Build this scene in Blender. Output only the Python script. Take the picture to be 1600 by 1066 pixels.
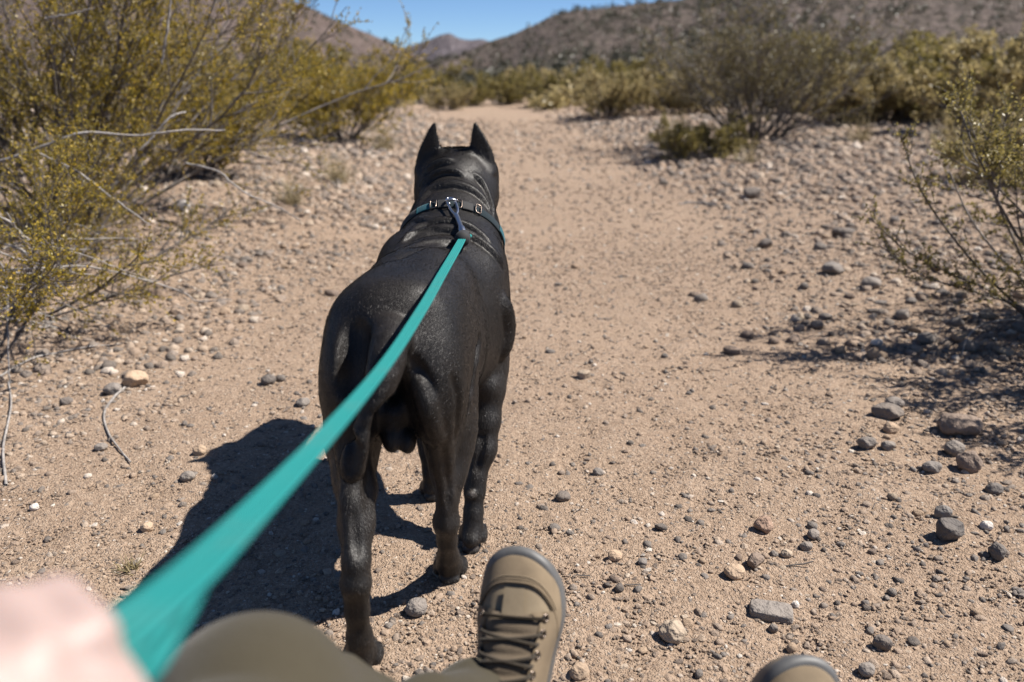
import bpy, math, random
import numpy as np
from mathutils import Vector, Matrix

for o in list(bpy.data.objects):
    bpy.data.objects.remove(o)
SC = bpy.context.scene
COL = SC.collection
RNG = np.random.default_rng(7)

# ------------------------------------------------------------------ camera, sky, sun
CAM_H, PITCH, FPX = 1.0, math.radians(18.4), 1244.0
cam_d = bpy.data.cameras.new('camera')
cam_d.sensor_width = 36.0
cam_d.lens = FPX / 1600.0 * 36.0
cam_d.clip_start, cam_d.clip_end = 0.02, 6000.0
cam_d.dof.use_dof = True
cam_d.dof.focus_distance = 1.66
cam_d.dof.aperture_fstop = 2.7
cam = bpy.data.objects.new('camera', cam_d)
cam.location = (0, 0, CAM_H)
cam.rotation_euler = (math.pi / 2 - PITCH, 0, 0)
COL.objects.link(cam)
SC.camera = cam

SUN_EL = math.radians(52)
SUN_DIR = Vector((0.99, 0.11, 0)).normalized()          # horizontal direction TOWARDS the sun
SUN_AZ = math.atan2(SUN_DIR.x, SUN_DIR.y)
world = bpy.data.worlds.new('World')
SC.world = world
world.use_nodes = True
wn = world.node_tree
wn.nodes.clear()
sky = wn.nodes.new('ShaderNodeTexSky')
sky.sky_type = 'NISHITA'
sky.sun_disc = False
sky.sun_elevation = SUN_EL
sky.sun_rotation = SUN_AZ
sky.altitude = 6500
sky.air_density, sky.dust_density, sky.ozone_density = 1.4, 0.0, 6.0
bg = wn.nodes.new('ShaderNodeBackground')
bg.inputs['Strength'].default_value = 0.063
wo = wn.nodes.new('ShaderNodeOutputWorld')
wn.links.new(sky.outputs[0], bg.inputs[0])
wn.links.new(bg.outputs[0], wo.inputs[0])

sun_d = bpy.data.lights.new('sun', 'SUN')
sun_d.energy = 5.0
sun_d.angle = math.radians(0.53)
sun_d.color = (1.0, 0.94, 0.86)
sun = bpy.data.objects.new('sun', sun_d)
to_sun = Vector((SUN_DIR.x * math.cos(SUN_EL), SUN_DIR.y * math.cos(SUN_EL), math.sin(SUN_EL)))
sun.rotation_euler = to_sun.to_track_quat('Z', 'Y').to_euler()
sun.location = to_sun * 50
COL.objects.link(sun)

SC.view_settings.view_transform = 'Standard'
SC.view_settings.look = 'None'
SC.view_settings.exposure = 0.97
SC.view_settings.gamma = 1.0
SC.view_settings.use_curve_mapping = False
SC.render.engine = 'CYCLES'
SC.cycles.use_denoising = True
SC.cycles.max_bounces = 6
SC.cycles.transparent_max_bounces = 8

# ------------------------------------------------------------------ helpers
CT, ST = math.cos(PITCH), math.sin(PITCH)

def ray(px, py):
    u, v = (px - 800) / FPX, (py - 533) / FPX
    return np.array([u, CT - v * ST, -ST - v * CT])

def at_y(px, py, y):
    """point of the place on the sight line of a pixel, y metres ahead of the camera"""
    r = ray(px, py)
    return np.array([0, 0, CAM_H]) + r * (y / r[1])

def at_d(px, py, d):
    return np.array([0, 0, CAM_H]) + ray(px, py) * d

def unit(v):
    return v / (np.linalg.norm(v, axis=-1, keepdims=True) + 1e-9)

def lattice(ix, iy, seed):
    n = (ix.astype(np.int64) * 374761393 + iy.astype(np.int64) * 668265263 + seed * 1442695041) & 0xffffffff
    n = ((n ^ (n >> 13)) * 1274126177) & 0xffffffff
    n = n ^ (n >> 16)
    return (n & 0xffff) / 65535.0

def vnoise(x, y, seed=0):
    x, y = np.asarray(x, float), np.asarray(y, float)
    ix, iy = np.floor(x), np.floor(y)
    fx, fy = x - ix, y - iy
    fx, fy = fx * fx * (3 - 2 * fx), fy * fy * (3 - 2 * fy)
    a, b = lattice(ix, iy, seed), lattice(ix + 1, iy, seed)
    c, d = lattice(ix, iy + 1, seed), lattice(ix + 1, iy + 1, seed)
    return (a + (b - a) * fx) * (1 - fy) + (c + (d - c) * fx) * fy - 0.5

def fbm(x, y, sc, octv=4, seed=0):
    t, amp, f = 0, 1.0, sc
    for k in range(octv):
        t = t + vnoise(np.asarray(x) * f + 17.3 * k, np.asarray(y) * f - 9.1 * k, seed + k) * amp
        amp *= 0.5
        f *= 2.03
    return t

def sstep(a, b, x):
    t = np.clip((x - a) / (b - a), 0, 1)
    return t * t * (3 - 2 * t)

def mesh_np(name, V, F, mat=None, smooth=True, attrs=None, mat_idx=None):
    """F: (n,3) or (n,4) int array, or list of such arrays"""
    me = bpy.data.meshes.new(name)
    Fs = F if isinstance(F, list) else [F]
    Fs = [np.asarray(f, np.int32) for f in Fs if len(f)]
    V = np.asarray(V, np.float32)
    me.vertices.add(len(V))
    me.vertices.foreach_set('co', V.ravel())
    nl = sum(f.size for f in Fs)
    npoly = sum(len(f) for f in Fs)
    me.loops.add(nl)
    me.loops.foreach_set('vertex_index', np.concatenate([f.ravel() for f in Fs]))
    me.polygons.add(npoly)
    tot = np.concatenate([np.full(len(f), f.shape[1], np.int32) for f in Fs])
    st = np.concatenate([[0], np.cumsum(tot)[:-1]]).astype(np.int32)
    me.polygons.foreach_set('loop_start', st)
    me.polygons.foreach_set('loop_total', tot)
    me.polygons.foreach_set('use_smooth', np.full(npoly, smooth, bool))
    if mat_idx is not None:
        me.polygons.foreach_set('material_index', np.asarray(mat_idx, np.int32))
    for k, v in (attrs or {}).items():
        a = me.attributes.new(k, 'FLOAT', 'POINT')
        a.data.foreach_set('value', np.asarray(v, np.float32))
    for m in (mat if isinstance(mat, (list, tuple)) else [mat]):
        if m is not None:
            me.materials.append(m)
    me.update(calc_edges=True)
    me.validate()
    return me

def link(name, me, parent=None, **props):
    o = bpy.data.objects.new(name, me)
    COL.objects.link(o)
    if parent is not None:
        o.parent = parent
    for k, v in props.items():
        if v is not None:
            o[k] = v
    return o

def thing(name, label, cat, loc=(0, 0, 0), group=None):
    o = link(name, None, label=label, category=cat, group=group)
    o.location = loc
    o.empty_display_size = 0.05
    return o

def tubes(paths, radii, sides=5, cap=True):
    """paths (N,P,3), radii (N,P) -> verts, quads"""
    paths = np.asarray(paths, float)
    radii = np.asarray(radii, float)
    N, P, _ = paths.shape
    T = np.gradient(paths, axis=1)
    T /= np.linalg.norm(T, axis=2, keepdims=True) + 1e-12
    ref = np.tile(np.array([0.31, 0.17, 0.93]), (N, 1))
    par = np.abs((T[:, P // 2] * ref).sum(1)) > 0.9
    ref[par] = [1, 0.2, 0.1]
    A = np.cross(T, ref[:, None, :])
    A /= np.linalg.norm(A, axis=2, keepdims=True) + 1e-12
    B = np.cross(T, A)
    ang = np.linspace(0, 2 * np.pi, sides, endpoint=False)
    V = (paths[:, :, None, :] + radii[:, :, None, None] *
         (A[:, :, None, :] * np.cos(ang)[None, None, :, None] + B[:, :, None, :] * np.sin(ang)[None, None, :, None]))
    V = V.reshape(-1, 3)
    n, p, s = np.meshgrid(np.arange(N), np.arange(P - 1), np.arange(sides), indexing='ij')
    s2 = (s + 1) % sides
    base = n * P * sides
    Q = np.stack([base + p * sides + s, base + p * sides + s2, base + (p + 1) * sides + s2, base + (p + 1) * sides + s], -1).reshape(-1, 4)
    return V, Q

def merge(parts):
    """list of (V,F) with same face size"""
    Vs, Fs, off = [], [], 0
    for V, F in parts:
        Vs.append(np.asarray(V))
        Fs.append(np.asarray(F) + off)
        off += len(V)
    return np.concatenate(Vs), np.concatenate(Fs)

def smooth_path(pts, n):
    """Catmull-Rom through pts (any dimension)"""
    P = np.asarray(pts, float)
    P = np.vstack([2 * P[0] - P[1], P, 2 * P[-1] - P[-2]])
    out = []
    m = len(P) - 3
    for t in np.linspace(0, m - 1e-6, n):
        i = int(t)
        f = t - i
        a, b, c, d = P[i], P[i + 1], P[i + 2], P[i + 3]
        out.append(0.5 * (2 * b + (c - a) * f + (2 * a - 5 * b + 4 * c - d) * f * f + (3 * b - a - 3 * c + d) * f ** 3))
    return np.array(out)

# ---- distance fields -> one continuous surface (animals, hands, cloth)
class Field:
    def __init__(self, lo, hi, vox):
        self.lo = np.array(lo, float)
        self.vox = vox
        self.n = np.ceil((np.array(hi) - self.lo) / vox).astype(int) + 1
        self.d = np.full(self.n, 0.5, np.float32)

    def box(self, lo, hi):
        a = np.clip(np.floor((np.array(lo) - self.lo) / self.vox).astype(int), 0, self.n)
        b = np.clip(np.ceil((np.array(hi) - self.lo) / self.vox).astype(int) + 1, 0, self.n)
        sl = tuple(slice(i, j) for i, j in zip(a, b))
        ax = [self.lo[i] + self.vox * np.arange(a[i], b[i]) for i in range(3)]
        return sl, np.meshgrid(*ax, indexing='ij', sparse=True)

    def put(self, sl, d, k, mode='add'):
        a = self.d[sl]
        d = d.astype(np.float32)
        if mode == 'cut':
            d = -d
            h = np.maximum(k - np.abs(a - d), 0) / max(k, 1e-6)
            self.d[sl] = np.maximum(a, d) + h * h * k * 0.25
        else:
            h = np.maximum(k - np.abs(a - d), 0) / max(k, 1e-6)
            self.d[sl] = np.minimum(a, d) - h * h * k * 0.25

    def cone(self, a, b, ra, rb, k=0.02, mode='add'):
        a, b = np.array(a, float), np.array(b, float)
        m = max(ra, rb) + k + 4 * self.vox
        sl, (X, Y, Z) = self.box(np.minimum(a, b) - m, np.maximum(a, b) + m)
        ba = b - a
        t = ((X - a[0]) * ba[0] + (Y - a[1]) * ba[1] + (Z - a[2]) * ba[2]) / max(ba @ ba, 1e-12)
        t = np.clip(t, 0, 1)
        d = np.sqrt((X - a[0] - t * ba[0]) ** 2 + (Y - a[1] - t * ba[1]) ** 2 + (Z - a[2] - t * ba[2]) ** 2) - (ra + (rb - ra) * t)
        self.put(sl, d, k, mode)

    def chain(self, pts, k=0.02, mode='add', n=None):
        pts = np.asarray(pts, float)
        if n:
            pts = smooth_path(pts, n)
        for p, q in zip(pts[:-1], pts[1:]):
            self.cone(p[:3], q[:3], p[3], q[3], k, mode)

    def ell(self, c, r, k=0.02, rot=None, mode='add'):
        c, r = np.array(c, float), np.array(r, float)
        m = r.max() + k + 4 * self.vox
        sl, (X, Y, Z) = self.box(c - m, c + m)
        X, Y, Z = X - c[0], Y - c[1], Z - c[2]
        if rot is not None:
            R = np.array(
                (Matrix.Rotation(rot[2], 3, 'Z') @ Matrix.Rotation(rot[1], 3, 'Y') @ Matrix.Rotation(rot[0], 3, 'X')).transposed())
            X, Y, Z = (R[i, 0] * X + R[i, 1] * Y + R[i, 2] * Z for i in range(3))
        k0 = np.sqrt((X / r[0]) ** 2 + (Y / r[1]) ** 2 + (Z / r[2]) ** 2)
        k1 = np.sqrt((X / r[0] ** 2) ** 2 + (Y / r[1] ** 2) ** 2 + (Z / r[2] ** 2) ** 2)
        d = k0 * (k0 - 1) / np.maximum(k1, 1e-6)
        self.put(sl, d, k, mode)

    def loft(self, sec, axis=1, k=0.02, e=2.2, mode='add'):
        """sec rows: s, c1, c2, half1, half2 along the axis (1: x,z of y; 2: x,y of z)"""
        sec = np.asarray(sec, float)
        S = smooth_path(sec, 60)
        S[:, 3:] = np.maximum(S[:, 3:], 0.004)
        o = [i for i in range(3) if i != axis]
        m = k + 4 * self.vox
        lo, hi = np.zeros(3), np.zeros(3)
        lo[axis], hi[axis] = S[0, 0] - m, S[-1, 0] + m
        for j, i in enumerate(o):
            lo[i] = (S[:, 1 + j] - S[:, 3 + j]).min() - m
            hi[i] = (S[:, 1 + j] + S[:, 3 + j]).max() + m
        sl, G = self.box(lo, hi)
        s = G[axis]
        f = lambda c: np.interp(s, S[:, 0], S[:, c])
        ha, hb = f(3), f(4)
        q = (np.abs((G[o[0]] - f(1)) / ha) ** e + np.abs((G[o[1]] - f(2)) / hb) ** e) ** (1 / e)
        d = (q - 1) * np.minimum(ha, hb)
        over = np.maximum(np.maximum(S[0, 0] - s, s - S[-1, 0]), 0)
        self.put(sl, np.where(over > 0, np.sqrt(np.maximum(d, 0) ** 2 + over ** 2), d), k, mode)

    def sample(self, p):
        q = (np.asarray(p, float) - self.lo) / self.vox
        q = np.clip(q, 0, self.n - 1.001)
        i = np.floor(q).astype(int)
        f = q - i
        r = 0
        for dx in (0, 1):
            for dy in (0, 1):
                for dz in (0, 1):
                    w = (f[..., 0] if dx else 1 - f[..., 0]) * (f[..., 1] if dy else 1 - f[..., 1]) * (f[..., 2] if dz else 1 - f[..., 2])
                    r = r + w * self.d[i[..., 0] + dx, i[..., 1] + dy, i[..., 2] + dz]
        return r

    def surface(self):
        d = self.d
        n = self.n
        ins = d < 0
        c = n - 1
        acc = np.zeros(tuple(c) + (3,), np.float32)
        cnt = np.zeros(tuple(c), np.int16)
        def sub(arr, o):
            return arr[o[0]:o[0] + c[0], o[1]:o[1] + c[1], o[2]:o[2] + c[2]]
        for ax in range(3):
            o1, o2 = [i for i in range(3) if i != ax]
            for u in (0, 1):
                for v in (0, 1):
                    s0 = [0, 0, 0]
                    s0[o1], s0[o2] = u, v
                    s1 = list(s0)
                    s1[ax] = 1
                    A, B = sub(d, s0), sub(d, s1)
                    cr = sub(ins, s0) != sub(ins, s1)
                    t = A[cr] / (A[cr] - B[cr])
                    pt = np.zeros((len(t), 3), np.float32)
                    pt[:, ax], pt[:, o1], pt[:, o2] = t, u, v
                    acc[cr] += pt
                    cnt[cr] += 1
        act = cnt > 0
        idx = np.full(tuple(c), -1, np.int64)
        idx[act] = np.arange(act.sum())
        V = np.argwhere(act) + acc[act] / cnt[act][:, None]
        V = V * self.vox + self.lo
        Q = []
        for ax in range(3):
            o1, o2 = [i for i in range(3) if i != ax]
            s0 = [slice(None)] * 3
            s0[ax] = slice(0, n[ax] - 1)
            s1 = [slice(None)] * 3
            s1[ax] = slice(1, n[ax])
            a, b = ins[tuple(s0)], ins[tuple(s1)]
            P = np.argwhere(a != b)
            ok = (P[:, o1] > 0) & (P[:, o2] > 0) & (P[:, o1] < c[o1]) & (P[:, o2] < c[o2])
            P = P[ok]
            def cell(du, dv):
                q = P.copy()
                q[:, o1] -= du
                q[:, o2] -= dv
                return idx[q[:, 0], q[:, 1], q[:, 2]]
            q = np.stack([cell(1, 1), cell(0, 1), cell(0, 0), cell(1, 0)], 1)
            flip = ~a[P[:, 0], P[:, 1], P[:, 2]]
            if ax == 1:
                flip = ~flip
            q[flip] = q[flip][:, ::-1]
            Q.append(q)
        Q = np.concatenate(Q)
        Q = Q[(Q >= 0).all(1)]
        return V, Q

def relax(V, Q, it=2, w=0.5):
    E = np.concatenate([Q[:, [0, 1]], Q[:, [1, 2]], Q[:, [2, 3]], Q[:, [3, 0]]])
    n = np.bincount(E[:, 0], minlength=len(V)) + np.bincount(E[:, 1], minlength=len(V))
    for _ in range(it):
        A = np.stack([np.bincount(E[:, 0], V[E[:, 1], j], len(V)) + np.bincount(E[:, 1], V[E[:, 0], j], len(V)) for j in range(3)], 1)
        V = V * (1 - w) + w * A / np.maximum(n, 1)[:, None]
    return V

def vnormals(V, Q):
    N = np.cross(V[Q[:, 2]] - V[Q[:, 0]], V[Q[:, 3]] - V[Q[:, 1]])
    out = np.stack([sum(np.bincount(Q[:, j], N[:, i], len(V)) for j in range(4)) for i in range(3)], 1)
    return out / (np.linalg.norm(out, axis=1, keepdims=True) + 1e-12)

# ------------------------------------------------------------------ materials
class NT:
    def __init__(self, name):
        self.m = bpy.data.materials.new(name)
        self.m.use_nodes = True
        self.t = self.m.node_tree
        self.t.nodes.clear()
        self.out = self.t.nodes.new('ShaderNodeOutputMaterial')
        self.b = self.t.nodes.new('ShaderNodeBsdfPrincipled')
        self.t.links.new(self.b.outputs[0], self.out.inputs['Surface'])

    def n(self, typ, ins=None, **kw):
        nd = self.t.nodes.new('ShaderNode' + typ)
        for k, v in kw.items():
            setattr(nd, k, v)
        for k, v in (ins or {}).items():
            self.set(nd, k, v)
        return nd

    def set(self, nd, k, v):
        if hasattr(v, 'bl_idname') and not hasattr(v, 'is_output'):
            v = v.outputs[0]
        if hasattr(v, 'is_output'):
            self.t.links.new(v, nd.inputs[k])
        else:
            nd.inputs[k].default_value = v

    def p(self, **kw):
        for k, v in kw.items():
            self.set(self.b, k.replace('_', ' '), v)
        return self

    def ramp(self, fac, stops, interp='LINEAR'):
        r = self.n('ValToRGB', {0: fac})
        r.color_ramp.interpolation = interp
        e = r.color_ramp.elements
        while len(e) < len(stops):
            e.new(0.5)
        for el, (p, c) in zip(e, stops):
            el.position = p
            el.color = (*c, 1) if len(c) == 3 else c
        return r.outputs[0]

    def mix(self, fac, a, b, mode='MIX'):
        m = self.n('Mix', data_type='RGBA', blend_type=mode)
        for k, v in ((0, fac), (6, a), (7, b)):
            if isinstance(v, tuple) and len(v) == 3:
                v = (*v, 1)
            self.set(m, k, v)
        return m.outputs[2]

    def math(self, op, a, b=0.0, clamp=False):
        m = self.n('Math', {0: a, 1: b}, operation=op)
        m.use_clamp = clamp
        return m.outputs[0]

    def noise(self, vec, scale, detail=4, rough=0.55, dist=0.0):
        x = self.n('TexNoise', {'Scale': scale, 'Detail': detail, 'Roughness': rough, 'Distortion': dist})
        if vec is not None:
            self.set(x, 'Vector', vec)
        return x.outputs[0]

    def bump(self, h, strength=0.5, dist=0.01, normal=None):
        b = self.n('Bump', {'Height': h, 'Strength': strength, 'Distance': dist})
        if normal is not None:
            self.set(b, 'Normal', normal)
        return b.outputs[0]

def pos(nt):
    return nt.n('NewGeometry').outputs['Position']

def objc(nt):
    return nt.n('TexCoord').outputs['Object']

def mat_ground():
    t = NT('desert_sand')
    P = pos(t)
    big = t.noise(P, 0.9, 5, 0.6)
    mid = t.noise(P, 7, 6, 0.65)
    fine = t.noise(P, 90, 5, 0.7)
    c = t.ramp(big, [(0.3, (0.33, 0.24, 0.172)), (0.7, (0.415, 0.31, 0.224))])
    c = t.mix(t.ramp(mid, [(0.35, (0, 0, 0)), (0.75, (1, 1, 1))]), c, (0.42, 0.318, 0.238))
    c = t.mix(t.ramp(fine, [(0.42, (0.75, 0.75, 0.75)), (0.62, (0, 0, 0))]), c, (0.22, 0.152, 0.105))
    # grit: every cell a grain with its own colour
    v1 = t.n('TexVoronoi', {'Vector': P, 'Scale': 210.0, 'Randomness': 1.0})
    g = t.ramp(t.n('SeparateColor', {0: v1.outputs['Color']}).outputs[0],
               [(0.0, (0.11, 0.09, 0.075)), (0.2, (0.26, 0.2, 0.155)), (0.55, (0.4, 0.29, 0.21)), (0.85, (0.48, 0.37, 0.28)), (1.0, (0.66, 0.58, 0.5))])
    gm = t.ramp(v1.outputs['Distance'], [(0.25, (1, 1, 1)), (0.5, (0, 0, 0))])
    patch = t.ramp(t.noise(P, 4.3, 4, 0.7), [(0.38, (0.2, 0.2, 0.2)), (0.66, (0.85, 0.85, 0.85))])
    c = t.mix(t.math('MULTIPLY', gm, patch), c, g)
    v2 = t.n('TexVoronoi', {'Vector': P, 'Scale': 75.0})
    r2 = t.n('SeparateColor', {0: v2.outputs['Color']})
    m2 = t.math('MULTIPLY', t.math('GREATER_THAN', r2.outputs[1], 0.72), t.ramp(v2.outputs['Distance'], [(0.22, (1, 1, 1)), (0.36, (0, 0, 0))]))
    g2 = t.ramp(r2.outputs[0], [(0.0, (0.16, 0.14, 0.125)), (0.4, (0.3, 0.24, 0.2)), (0.8, (0.45, 0.35, 0.27)), (1, (0.6, 0.53, 0.46))])
    c = t.mix(m2, c, g2)
    h = t.math('ADD', t.math('MULTIPLY', gm, 0.6), t.math('MULTIPLY', m2, 1.6))
    h = t.math('ADD', h, t.math('MULTIPLY', fine, 1.6))
    h = t.math('ADD', h, t.math('MULTIPLY', mid, 3.0))
    t.p(Base_Color=c, Roughness=0.95, Normal=t.bump(h, 0.9, 0.006))
    t.b.inputs['Specular IOR Level'].default_value = 0.15
    return t.m

STONE_STOPS = [(0.0, (0.085, 0.078, 0.075)), (0.16, (0.15, 0.135, 0.125)), (0.34, (0.22, 0.2, 0.185)), (0.5, (0.28, 0.23, 0.19)),
               (0.64, (0.36, 0.265, 0.195)), (0.8, (0.4, 0.3, 0.225)), (0.92, (0.45, 0.37, 0.3)), (1.0, (0.62, 0.56, 0.5))]

def mat_stone(name, col=None, stops=None, mottle=0.35):
    t = NT(name)
    O = objc(t)
    oi = t.n('ObjectInfo')
    if col is None:
        c = t.ramp(oi.outputs['Random'], stops or STONE_STOPS)
    else:
        c = t.mix(t.math('MULTIPLY', oi.outputs['Random'], 0.5), col, tuple(x * 0.72 for x in col))
    off = t.n('VectorMath', {0: O, 1: oi.outputs['Location']}, operation='ADD').outputs[0]
    n1 = t.noise(off, 2.2, 6, 0.7)
    n2 = t.noise(off, 11, 5, 0.7)
    c = t.mix(t.math('MULTIPLY', t.ramp(n1, [(0.35, (0, 0, 0)), (0.7, (1, 1, 1))]), mottle), c, (0.36, 0.275, 0.205))
    c = t.mix(t.math('MULTIPLY', t.ramp(n2, [(0.3, (1, 1, 1)), (0.5, (0, 0, 0))]), 0.45), c, (0.07, 0.06, 0.055))
    h = t.math('ADD', n2, t.math('MULTIPLY', n1, 2.0))
    t.p(Base_Color=c, Roughness=0.85, Normal=t.bump(h, 0.5, 0.06))
    t.b.inputs['Specular IOR Level'].default_value = 0.25
    return t.m

def mat_leaf(name, dark, mid, light, transl=0.35):
    t = NT(name)
    a = t.n('Attribute', attribute_name='tint')
    c = t.ramp(a.outputs['Fac'], [(0.0, dark), (0.55, mid), (1.0, light)])
    t.p(Base_Color=c, Roughness=0.42)
    t.b.inputs['Specular IOR Level'].default_value = 0.45
    tr = t.n('BsdfTranslucent', {0: c})
    mx = t.n('MixShader', {0: transl, 1: t.b.outputs[0], 2: tr.outputs[0]})
    t.t.links.new(mx.outputs[0], t.out.inputs['Surface'])
    return t.m

def mat_bark(name, a, b):
    t = NT(name)
    O = objc(t)
    c = t.ramp(t.noise(O, 9, 5, 0.65), [(0.3, a), (0.7, b)])
    c = t.mix(t.math('MULTIPLY', t.ramp(t.noise(O, 60, 3, 0.6), [(0.4, (1, 1, 1)), (0.55, (0, 0, 0))]), 0.5), c, tuple(x * 0.4 for x in a))
    t.p(Base_Color=c, Roughness=0.8, Normal=t.bump(t.noise(O, 120, 3), 0.4, 0.003))
    return t.m

def mat_plain(name, col, rough=0.6, metal=0.0, noise=0.12, scale=40, bump=0.15):
    t = NT(name)
    O = objc(t)
    n = t.noise(O, scale, 5, 0.6)
    c = t.mix(n, tuple(x * (1 - noise) for x in col), tuple(min(1, x * (1 + noise)) for x in col))
    t.p(Base_Color=c, Roughness=rough, Metallic=metal, Normal=t.bump(n, bump, 0.002))
    return t.m

def mat_cloth(name, col, scale=900, dark=0.7):
    t = NT(name)
    O = objc(t)
    n = t.noise(O, 14, 5, 0.6)
    w = t.noise(O, scale, 2, 0.5)
    c = t.mix(n, tuple(x * dark for x in col), tuple(x * 1.15 for x in col))
    c = t.mix(t.math('MULTIPLY', w, 0.4), c, tuple(x * 0.5 for x in col))
    h = t.math('ADD', w, t.math('MULTIPLY', n, 3.0))
    t.p(Base_Color=c, Roughness=0.9, Normal=t.bump(h, 0.35, 0.003))
    t.b.inputs['Specular IOR Level'].default_value = 0.15
    t.b.inputs['Sheen Weight'].default_value = 0.12
    return t.m
# ------------------------------------------------------------------ ground
def trail_x(y):
    return np.interp(y, [0, 2, 3.5, 7, 12, 17, 24, 40], [0.15, 0.05, 0.1, 0.5, 0.45, 0.15, -0.8, -3.5])

def trail_w(y):
    return np.interp(y, [0, 2, 3.3, 7, 17, 40], [1.35, 1.2, 1.0, 0.85, 1.1, 1.5])

def bank(x, y):
    """0 on the trail, 1 well off it"""
    return sstep(-0.15, 0.65, np.abs(x - trail_x(y)) - trail_w(y) + 0.35 * fbm(x, y, 0.9, 3, 2))

def ground_z(x, y):
    x, y = np.asarray(x, float), np.asarray(y, float)
    off = np.abs(x - trail_x(y)) - trail_w(y)
    far = sstep(2.0, 4.5, y)
    z = sstep(0, 2.2, off) * 0.16 * far + sstep(1.5, 9, off) * 0.18 * far
    z = z + sstep(0.8, 1.2, y) * 0.010 * fbm(x, y, 3.2, 4, 3)
    z = z + 0.05 * far * fbm(x, y, 0.55, 4, 9) * (0.4 + bank(x, y))
    z = z + sstep(60, 400, y) * 5
    return z

def axis(segs):
    a = [np.arange(lo, hi, st) for lo, hi, st in segs]
    return np.concatenate(a + [[segs[-1][1]]])

gx = axis([(-900, -200, 100), (-200, -40, 20), (-40, -12, 2), (-12, -4, 0.25), (-4, -2, 0.05), (-2, 2, 0.016),
           (2, 4, 0.05), (4, 12, 0.25), (12, 40, 2), (40, 200, 20), (200, 900, 100)])
gy = axis([(-30, -4, 2), (-4, 0.6, 0.1), (0.6, 3.2, 0.016), (3.2, 6, 0.04), (6, 14, 0.12), (14, 40, 0.6), (40, 200, 10), (200, 1600, 100)])
GX, GY = np.meshgrid(gx, gy, indexing='xy')
GZ = ground_z(GX, GY)
near = sstep(6, 2, GY) * sstep(4, 1.5, np.abs(GX))
GZ = GZ + near * (0.0065 * fbm(GX, GY, 26, 3, 40) + 0.004 * np.abs(fbm(GX, GY, 11, 3, 60)))
nx, ny = len(gx), len(gy)
ii = (np.arange(ny - 1)[:, None] * nx + np.arange(nx - 1)[None, :]).ravel()
M_GROUND = mat_ground()
ground = link('ground', mesh_np('ground', np.stack([GX, GY, GZ], -1).reshape(-1, 3), np.stack([ii, ii + 1, ii + nx + 1, ii + nx], 1), M_GROUND), kind='structure')

# ------------------------------------------------------------------ hills
def mat_hill(name, soil, soil2, scrub, dens, sc):
    t = NT(name)
    P = pos(t)
    n = t.noise(P, 0.018 * sc, 6, 0.65)
    n2 = t.noise(P, 0.16 * sc, 6, 0.7)
    c = t.mix(t.ramp(n, [(0.35, (0, 0, 0)), (0.65, (1, 1, 1))]), soil, soil2)
    c = t.mix(t.ramp(n2, [(0.4, (0, 0, 0)), (0.7, (0.8, 0.8, 0.8))]), c, tuple(x * 1.35 for x in soil2))
    rock = t.noise(P, 0.45 * sc, 5, 0.75)
    c = t.mix(t.ramp(rock, [(0.42, (0.9, 0.9, 0.9)), (0.52, (0, 0, 0))]), c, tuple(x * 0.45 for x in soil))
    v = t.n('TexVoronoi', {'Vector': P, 'Scale': 0.35 * sc})
    m = t.math('MULTIPLY', t.ramp(v.outputs['Distance'], [(0.2, (1, 1, 1)), (0.5, (0, 0, 0))]), dens)
    c = t.mix(m, c, scrub)
    h = t.math('ADD', rock, t.math('MULTIPLY', n2, 2.0))
    t.p(Base_Color=c, Roughness=0.95, Normal=t.bump(h, 1.0, 1.6 / sc))
    t.b.inputs['Specular IOR Level'].default_value = 0.1
    return t.m

def skyline(pts):
    """pixel silhouette -> (azimuth tangent, elevation tangent) samples"""
    out = []
    for px, py in pts:
        r = ray(px, py)
        out.append((r[0] / r[1], r[2] / r[1]))
    return np.array(out)

HILLS = []
def hill(name, pts, d0, d1, mat, rough, seed, label=None):
    """a real ridge: foot at d0, crest at d1 metres, falling off behind"""
    S = skyline(pts)
    a = np.linspace(S[0, 0], S[-1, 0], 220)
    e = np.interp(a, S[:, 0], S[:, 1])
    ker = np.hanning(11)
    e = np.convolve(np.pad(e, 5, 'edge'), ker / ker.sum(), 'valid')
    H = CAM_H + e * d1
    r = np.concatenate([np.linspace(d0, d1, 90), np.linspace(d1, d1 * 1.6, 30)[1:]])
    A, Rr = np.meshgrid(a, r, indexing='xy')
    t = (Rr - d0) / (d1 - d0)
    f = np.where(t <= 1, 0.25 * t + 0.75 * sstep(-0.15, 1.0, t) - 0.75 * sstep(-0.15, 1.0, 0.0) * (1 - t), 1 - 0.9 * sstep(1, 1 + 0.6 * d1 / (d1 - d0), t))
    X, Y = A * Rr, Rr
    Z = f * H[None, :] + rough * fbm(X, Y, 6 / d1, 5, seed) * np.clip(t * 3, 0, 1) * np.where(t > 1, 1, 1 - 0.75 * sstep(0.7, 1.0, t))
    Z = Z - 1.5 * (t <= 0.001)
    na, nr = len(a), len(r)
    i = (np.arange(nr - 1)[:, None] * na + np.arange(na - 1)[None, :]).ravel()
    me = mesh_np(name, np.stack([X, Y, Z], -1).reshape(-1, 3), np.stack([i, i + 1, i + na + 1, i + na], 1), mat)
    link(name, me, kind='structure')
    HILLS.append((X, Y, Z, d0, d1))

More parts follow.
